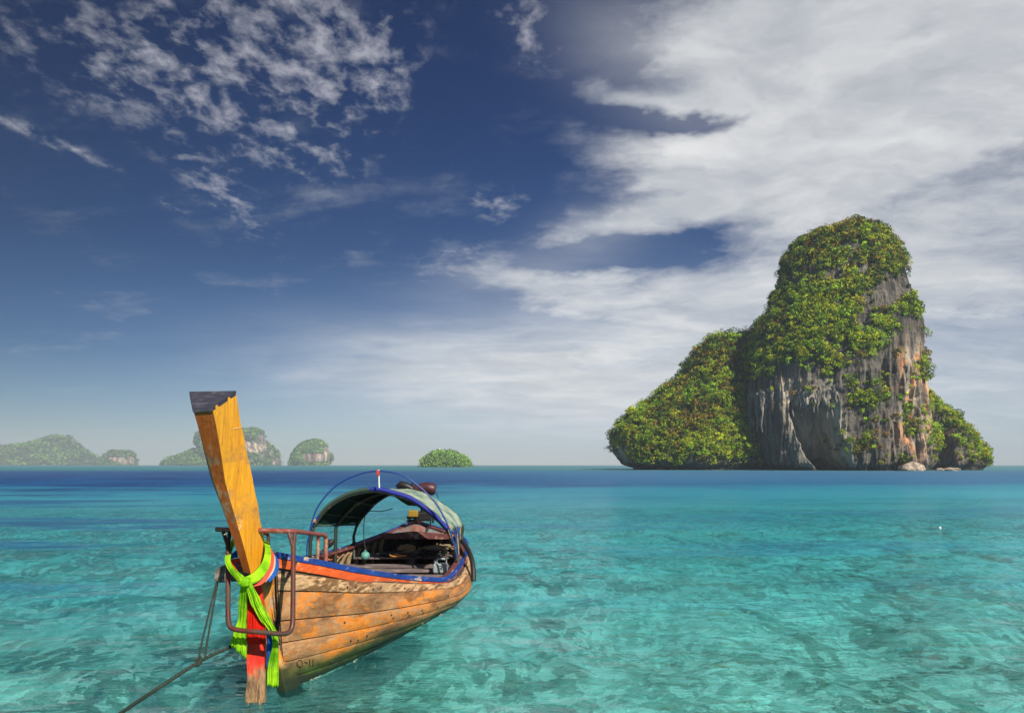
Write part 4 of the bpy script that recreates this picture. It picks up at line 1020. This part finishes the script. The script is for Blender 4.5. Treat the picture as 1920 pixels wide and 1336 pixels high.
# tall blue arch in front
arch = catmull([at(575, 1047, 12.0), at(577, 1015, 12.0), at(589, 965, 12.0), at(606, 935, 12.0), at(634, 907, 12.0), at(672, 889, 12.0), at(708, 882.5, 12.0), at(747, 888, 12.0), at(775, 903, 12.0), at(803, 927, 12.0), at(822, 950, 12.0), at(841, 987, 12.0), at(850, 1015, 12.0), at(857, 1044, 12.0)], 4)
MB().tube(arch, .013, 8).build('front_arch', M_BPIPE, boat)
m_white = m_flat('white_paint', (.62, .62, .58), .5)
pole = MB().tube([at(711, 914, 12.0), at(710, 880, 12.0)], .013, 8).build('lamp_pole', m_white, boat)
MB().box(at(708.5, 886, 11.97), .05, .05, .085).build('lamp_head', m_flat('red_lamp', (.45, .05, .04), .4), pole, bevel=.01)
# starboard poles tied to the corner of the canopy
for i, (x0, x1, yy) in enumerate(((852, 860, 12.5), (856, 862, 12.7), (861, 858, 12.9), (864, 861, 13.1), (858, 852, 12.3))):
    MB().tube([at(x0, 986, yy), at(x1, 1062 - i * 3, yy - .1)], .010, 6).build('corner_pole', M_RIB if i % 2 else M_BPIPE, boat)
m_tie = m_flat('orange_tie', (.75, .32, .03), .7)
for (x, y) in ((843, 991), (851, 1030), (589, 979), (846, 1008)):
    c = at(x, y, 12.05); MB().tube([c + Vector((.03 * math.cos(a), .03 * math.sin(a), .006 * a)) for a in [k * .7 for k in range(14)]], .006, 5).build('tie', m_tie, boat)
# anchor rope ring cable from the roof
MB().tube(catmull([at(736, 953, 13.3), at(715, 958, 13.2), at(692, 958, 13.1), at(684, 968, 13.1), at(682, 1000, 13.05), at(685, 1030, 13.0)], 5), .008, 6).build('roof_cable', M_BLACK, boat)

# sun glints along the water line of the planks, modelled as thin pale slivers
m_glint = m_flat('painted_glint', (.80, .82, .62), .4)
m_ = MB()
for q in range(70):
    t = .15 + random.random() ** 1.3 * 3.6; p = None
    for k in range(40):
        v = .5 + k * .01; pt = hull_pt(1, t, v)
        if pt.z < .012: p = pt + hull_n(1, t, v) * .026; break
    if p is None: continue
    l_ = random.uniform(.015, .06); T = (hull_pt(1, t + .05, .7) - hull_pt(1, t, .7)).normalized(); p = p + Vector((random.uniform(0, .02), 0, random.uniform(-.004, .012)))
    m_.tube([p - T * l_, p + Vector((0, 0, .004)), p + T * l_], [.001, random.uniform(.002, .004), .001], 5)
o = m_.build('painted_glint', m_glint); tag(o, 'thin line of modelled sun glints where the water meets the boat planks', 'painted_glint', kind='stuff')
# ------------------------------------------------------------------ engine on the stern
m_eng = m_flat('black_engine', (.018, .018, .02), .45, .3); m_mar = m_flat('maroon_cowl', (.055, .016, .022), .45); m_yel = m_flat('yellow_tank', (.26, .16, .02), .5)  # tank yellow is darkened to carry the canopy's shade
m_st = m_flat('dark_steel', (.045, .045, .05), .4, .6)
YE = 14.75
engine = empty('boat_engine', tuple(at(790, 978, YE))); tag(engine, 'black and maroon longtail engine on a steel stand above the stern deck', 'engine')
MB().box(at(793, 967, YE), .34, .34, .18).build('engine_block', m_eng, engine, bevel=.03)
MB().tube([at(793, 960, YE), at(793, 925, YE)], .05, 10).build('engine_column', m_eng, engine)
MB().tube([at(777, 917, YE), at(800, 914, YE), at(812, 917, YE), at(817, 918, YE)], [.09, .115, .125, .09], 16).build('engine_cowl', m_mar, engine, bevel=.01)
MB().tube([at(744, 913, YE), at(752, 909, YE), at(764, 912, YE), at(776, 918, YE)], [.05, .085, .08, .06], 12).build('air_filter', m_eng, engine, bevel=.008)
MB().tube([at(772, 914, YE), at(773, 905, YE)], .025, 8).build('exhaust', m_st, engine)
for (x, n) in ((768, 'stand_leg'), (787, 'stand_leg'), (812, 'stand_leg')):
    MB().tube([at(x, 968, YE - .1), at(x, 980, YE - .1)], .022, 6).build(n, m_st, engine)
MB().tube([at(763, 970, YE - .12), at(817, 964, YE - .12)], .03, 8).build('stand_rail', m_st, engine)
MB().tube([at(763, 976, YE - .12), at(817, 972, YE - .12)], .022, 8).build('stand_rail', m_st, engine)
MB().box(at(775, 962, YE - .2), .19, .16, .13).build('fuel_tank', m_yel, engine, bevel=.02)
MB().tube(catmull([at(808, 972, YE - .2), at(806, 985, 14.3), at(797, 998, 14.1)], 5), .018, 6).build('tiller', m_st, engine)
MB().tube([at(818, 922, YE), at(822, 934, YE)], .008, 5).build('fuel_hose', m_eng, engine)

# ------------------------------------------------------------------ loose gear in and on the boat
m_buoy = m_paint('buoy_paint', (.10, .30, .26), (.20, .33, .28), .4, (5, 5, 5), .5)
b_ = empty('float_ball', tuple(at(685, 1050, 12.95))); tag(b_, 'faded sea green round fishing float sitting on the boat bench', 'float')
MB().ball(at(685, 1041, 12.95), .079, .079, .076, 20, 14).build('ball', m_buoy, b_)
MB().tube([at(685, 1033, 12.95), at(685, 1030, 12.95)], .02, 8).build('lug', m_buoy, b_)
m_can2, t_ = newmat('translucent_plastic'); pbsdf(t_, (.42, .50, .52), .35, spec=.4, Transmission_Weight=.35)
jc = empty('jerrycan', tuple(at(828, 1072, 12.55))); tag(jc, 'pale translucent plastic jerrycan with a moulded handle on the boat benches', 'jerrycan')
c = at(826, 1064, 12.55); MB().box(c, .24, .17, .16).build('can_body', m_can2, jc, bevel=.025)
MB().tube(rounded([c + Vector((-.06, 0, .07)), c + Vector((-.06, 0, .15)), c + Vector((.09, 0, .15)), c + Vector((.09, 0, .07))], .03), .018, 8).build('handle', m_can2, jc)
MB().tube([c + Vector((-.09, 0, .07)), c + Vector((-.09, 0, .12))], .022, 10).build('cap', m_can2, jc)
# wicker basket lid
m_wick = m_flat('wicker', (.30, .19, .08), .8, var=.5, sc=60)
bk = empty('wicker_basket', tuple(at(762, 1036, 13.75))); tag(bk, 'shallow round wicker basket lying on the cargo boards of the boat', 'basket')
c = at(762, 1028, 13.75); m_ = MB()
for q in range(7):
    r = .03 + q * .022; m_.tube([c + Vector((r * math.cos(a), .8 * r * math.sin(a), .35 * r * math.sin(a) + .01 * math.sin(a * 9 + q))) for a in [k * 2 * math.pi / 26 for k in range(27)]], .011, 5)
m_.build('weave', m_wick, bk)
for q in range(8):
    a = q * math.pi / 4; MB().tube([c, c + Vector((.17 * math.cos(a), .136 * math.sin(a), .06 * math.sin(a) + .012))], .007, 5).build('spoke', m_wick, bk)
# coils and heaps of rope and hose
m_rope = m_flat('tan_rope', (.27, .21, .13), .9, var=.4, sc=80); m_drope = m_flat('green_black_rope', (.030, .040, .034), .9, var=.4, sc=80); m_yrope = m_flat('orange_rope', (.62, .26, .05), .85)
def coil(cx_, cy_, Y, r, turns, rad, mat, name, label, seed, cat='rope', zf=.5):
    g = random.Random(seed); c = at(cx_, cy_, Y); pts = []
    for k in range(int(turns * 18)):
        a = k * 2 * math.pi / 18; rr = r * (1 + .22 * math.sin(a * .37 + seed) + g.uniform(-.03, .03)); pts.append(c + Vector((rr * math.cos(a) + .05 * math.sin(a * .21), rr * .55 * math.sin(a), .012 * k / 18 + .02 * math.sin(a * 1.3 + seed))))
    o = MB().tube(pts, rad, 5).build(name, mat); tag(o, label, cat); return o
coil(812, 1037, 13.25, .20, 5, .011, M_BLACK, 'black_hose', 'coiled black hose on the boards beside the pale jerrycan', 2, 'hose')
coil(783, 1044, 13.05, .13, 4, .010, M_BLACK, 'black_hose', 'smaller loop of black hose in the middle of the boat', 5, 'hose')
coil(745, 1043, 13.15, .12, 3, .009, m_yrope, 'orange_rope', 'thin orange rope loosely coiled next to the green float', 7)
def heap(name, label, mat, x0, x1, py, Y, n, rad, seed):
    g = random.Random(seed); m_ = MB()
    for q in range(n):
        a = at(g.uniform(x0, x1 - 30), py + g.uniform(-4, 4), Y + g.uniform(-.15, .25)); pts = [a]; ang = g.uniform(-.5, .5)
        for k in range(7):
            ang += g.uniform(-.6, .6); pts.append(pts[-1] + Vector((.09 * math.cos(ang), .05 * math.sin(ang), g.uniform(-.018, .018))))
        m_.tube(catmull(pts, 3), rad, 5)
    o = m_.build(name, mat); o['kind'] = 'stuff'; tag(o, label, 'ropes'); return o
heap('rope_heap', 'tangle of pale brown ropes and sticks heaped on the cargo boards', m_rope, 775, 850, 1028, 13.85, 26, .012, 11)
heap('net_heap', 'dark tangle of netting and line across the middle of the boat', m_drope, 705, 850, 1040, 13.3, 24, .010, 12)
# curved black tube hanging over the starboard quarter, and a paddle on the port side
o = MB().tube(catmull([at(866, 1014, 13.0), at(873, 1022, 12.6), at(882, 1040, 12.2), at(887, 1062, 12.0), at(888, 1088, 11.9)], 6), .040, 12).build('fender', M_BLACK); tag(o, 'curved black rubber fender hanging over the right side of the hull', 'fender')
pd = empty('paddle', tuple(at(594, 1044, 11.9))); tag(pd, 'black paddle leaning on the left gunwale behind the rail', 'paddle')
MB().tube([at(590, 1044, 11.9), at(612, 1026, 12.0)], .020, 8).build('shaft', M_BLACK, pd)
MB().tube([at(609, 1029, 12.0), at(614, 1023, 12.0), at(620, 1016, 12.0), at(625, 1012, 12.0)], [.022, .05, .058, .025], 12).build('blade', M_BLACK, pd)

# ------------------------------------------------------------------ mooring ropes
m_moor, t_ = newmat('mooring_rope'); p_ = pos(t_); x_, y_, z_ = t_.sep(p_); w_ = t_.n.new('ShaderNodeTexWave'); w_.inputs['Scale'].default_value = 18; w_.inputs['Distortion'].default_value = 1.0
t_.put(w_.inputs['Vector'], t_.comb(t_.m('ADD', x_, z_), t_.m('MULTIPLY', y_, .6), 0.0))
pbsdf(t_, t_.mix(w_.outputs['Fac'], (.012, .020, .016), (.045, .06, .045)), .9, t_.bump(w_.outputs['Fac'], .8, .006))
o = MB().tube(catmull([at(515, 1172, 7.75), at(470, 1192, 7.5), at(434, 1211, 7.2), at(400, 1226, 6.95), at(372, 1241, 6.72), at(335, 1264, 6.45), at(300, 1287, 6.25), at(262, 1312, 6.25), at(226, 1336, 6.3), at(150, 1385, 6.4)], 5), .0165, 8).build('mooring_rope', m_moor); tag(o, 'dark green mooring rope running from the bow down into the water', 'rope')
for i, (x0, x1, xb) in enumerate(((407, 371, 371), (409, 383, 384))):
    o = MB().tube(catmull([at(x0, 1086, 7.6), at((x0 * .6 + x1 * .4), 1145, 7.25), at((x0 * .2 + x1 * .8), 1205, 6.9), at(xb, 1243 - i * 6, 6.74)], 5), .0095, 6).build('bridle_rope', m_moor)
    tag(o, ['left one of the two thin dark ropes hanging from the crossbeam end', 'right one of the two thin dark ropes hanging from the crossbeam end'][i], 'rope', 'thin ropes from the crossbeam')
o = MB().tube([at(372, 1244, 6.71) + Vector((.022 * math.cos(a), .03 * math.sin(a), .022 * math.sin(a) + .002 * a)) for a in [k * .7 for k in range(30)]], .010, 6).build('rope_knot', m_moor); tag(o, 'small dark knot where the thin ropes join the mooring rope', 'knot')

# ------------------------------------------------------------------ cloths tied round the prow
def m_cloth(name, c1, c2=None, em=0):
    m, t = newmat(name); p = pos(t); n = t.noise(p, 9, 4, .6); wv = t.noise(t.scl(p, 60, 60, 6), 1, 3, .6)
    col = t.mix(t.ss(n, .3, .7), tuple(q * .8 for q in c1), c2 or tuple(min(1, q * 1.1) for q in c1))
    b = pbsdf(t, col, .75, t.bump(wv, .35, .006), spec=.15, link=False)
    tl = t.n.new('ShaderNodeBsdfTranslucent'); t.put(tl.inputs[0], col); mx = t.n.new('ShaderNodeMixShader'); mx.inputs[0].default_value = .3
    t.l.new(b.outputs[0], mx.inputs[1]); t.l.new(tl.outputs[0], mx.inputs[2]); t.l.new(mx.outputs[0], t.out.inputs[0]); return m
M_LIME = m_cloth('lime_cloth', (.20, .60, .010), (.46, .80, .02)); M_PINK = m_cloth('salmon_cloth', (.86, .13, .08)); M_CREAM = m_cloth('cream_cloth', (.80, .58, .38)); M_BLUC = m_cloth('blue_cloth', (.02, .13, .52)); M_REDC = m_cloth('red_cloth', (.70, .016, .006))
def band(path, npl=4, amp=.010, seg=8, nw=33, seed=0, bulge=.008):
    """path: rows of (left px, left py, right px, right py, Y); a pleated strip through them"""
    A_ = catmull([at(r[0], r[1], r[4]) for r in path], seg); B_ = catmull([at(r[2], r[3], r[4]) for r in path], seg); rows = []
    for i in range(len(A_)):
        r = []
        for k in range(nw):
            f = k / (nw - 1); p = lerp(A_[i], B_[i], f); cr = 1 - 2 * abs(math.sin(f * math.pi * npl * 1.9 + seed * 1.3 + .22 * i + .8 * math.sin(i * .13 + seed))) ** .7; tw = (cr * .75 + math.sin(f * math.pi * 2 * npl * .6 + seed + .9 * math.sin(i * .17 + seed)) * .6 + math.sin(f * math.pi * 2 * npl * 1.55 + seed * 2 + .13 * i) * .3 + .3 * math.sin(f * 9 + i * .35)) * amp * .8; bl = -bulge * math.sin(f * math.pi)
            r.append(p + Vector((0, tw + bl, .3 * tw)))
        rows.append(r)
    return MB().grid(rows)
sc_g = empty('lime_scarf', tuple(at(458, 1095, 7.05))); tag(sc_g, 'bright lime green scarf knotted round the prow with two hanging tails', 'scarf')
band([(436, 1008, 442, 1015, 7.75), (424, 1035, 434, 1036, 7.40), (423, 1056, 433, 1053, 7.22), (437, 1080, 446, 1070, 7.06), (452, 1094, 460, 1083, 6.98)], 2, .008, seed=1).build('left_loop', M_LIME, sc_g, solid=.002)
band([(494, 1010, 504, 1016, 7.72), (497, 1030, 508, 1036, 7.45), (492, 1052, 505, 1062, 7.24), (476, 1072, 488, 1086, 7.06), (458, 1082, 468, 1096, 6.98)], 3, .010, seed=2).build('right_loop', M_LIME, sc_g, solid=.002)
band([(452, 1094, 466, 1096, 6.97), (449, 1112, 465, 1110, 7.00), (447, 1135, 463, 1135, 7.05), (447, 1158, 463, 1160, 7.08), (440, 1180, 463, 1185, 7.09), (431, 1207, 463, 1237, 7.10)], 5, .014, seed=3, bulge=.0).build('left_tail', M_LIME, sc_g, solid=.002)
band([(458, 1094, 472, 1092, 6.965), (465, 1112, 480, 1108, 6.98), (473, 1134, 492, 1132, 7.01), (488, 1160, 509, 1162, 7.03), (503, 1179, 519, 1183, 7.06), (511, 1205, 522, 1210, 7.10), (502, 1245, 522.5, 1250, 7.16), (501, 1284, 522, 1287, 7.18)], 3, .011, seed=4, bulge=.01).build('right_tail', M_LIME, sc_g, solid=.002)
kn = MB().ball(at(457.5, 1090.5, 6.94), .055, .045, .050, 14, 10); kn.v = [tuple(Vector(p) + Vector((.006 * math.sin(p[2] * 140), .008 * math.sin(p[0] * 160 + p[2] * 60), 0))) for p in kn.v]; kn.build('knot', M_LIME, sc_g)
def scarf(nm, lab, mat, paths, part):
    e = empty(nm, tuple(at(470, 1090, 7.1))); tag(e, lab, 'scarf')
    for i, (p, a) in enumerate(zip(paths, part)): band(p, 3, .007, seed=i + 5, bulge=.01).build(a, mat, e, solid=.002)
scarf('salmon_scarf', 'salmon pink scarf wrapped round the prow under the lime one', M_PINK, [
    [(500, 1016, 508, 1026, 7.74), (505, 1034, 514, 1042, 7.50), (501, 1054, 511, 1066, 7.29), (484, 1076, 494, 1092, 7.11), (462, 1091, 468, 1101, 7.02)],
    [(424, 1052, 427, 1049, 7.26), (428, 1066, 434, 1059, 7.18), (440, 1084, 448, 1076, 7.08), (450, 1097, 457, 1090, 7.01)]], ['right_wrap', 'left_wrap'])
scarf('cream_scarf', 'narrow cream coloured scarf between the salmon and the blue one', M_CREAM, [
    [(506, 1024, 511, 1032, 7.76), (512, 1040, 517, 1048, 7.53), (508, 1062, 514, 1068, 7.33), (492, 1083, 499, 1090, 7.16)]], ['wrap'])
scarf('blue_scarf', 'deep blue scarf outermost round the prow with a tail beside the red board', M_BLUC, [
    [(510, 1030, 515, 1038, 7.78), (516, 1046, 523, 1052, 7.56), (512, 1064, 521, 1072, 7.36), (498, 1084, 507, 1090, 7.19)],
    [(430, 1040, 445, 1030, 7.7), (432, 1047, 447, 1044, 7.7)],
    [(498, 1172, 510, 1178, 7.12), (500, 1200, 514, 1205, 7.14), (500, 1228, 513, 1232, 7.16), (499, 1248, 511, 1250, 7.17)],
    [(462, 1122, 467, 1122, 7.12), (461, 1150, 466, 1150, 7.12), (461, 1178, 465, 1178, 7.12)]], ['right_wrap', 'left_wrap', 'tail', 'inner_tail'])
scarf('red_scarf', 'vivid red scarf tail hanging over the top of the red board', M_REDC, [
    [(466, 1108, 476, 1106, 7.10), (464, 1130, 486, 1134, 7.08), (464, 1160, 496, 1166, 7.07), (463, 1185, 499, 1190, 7.07), (463, 1205, 498, 1207, 7.085)],
    [(428, 1056, 432, 1050, 7.34), (434, 1067, 440, 1060, 7.28), (444, 1080, 450, 1074, 7.2)]], ['tail', 'left_wrap'])

# small white float far out on the water to the right
wf = empty('marker_float', tuple(at(1762, 991, 26.8))); tag(wf, 'tiny white marker float alone on the open water at the right', 'float')
c = at(1762, 990, 26.9); MB().ball((c.x, c.y, .02), .055, .055, .06, 12, 8).build('ball', m_white, wf)
# ------------------------------------------------------------------ air
hm, ht = newmat('air_haze')
vs = ht.n.new('ShaderNodeVolumePrincipled'); vs.inputs['Color'].default_value = (.70, .83, 1.0, 1); vs.inputs['Density'].default_value = HAZE
vs.inputs['Anisotropy'].default_value = 0.0
ht.l.new(vs.outputs[0], ht.out.inputs[1])
hb = MB().box((0, 2750, 66.5), 8200, 6300, 139); ho = hb.build('haze', hm); ho['kind'] = 'stuff'
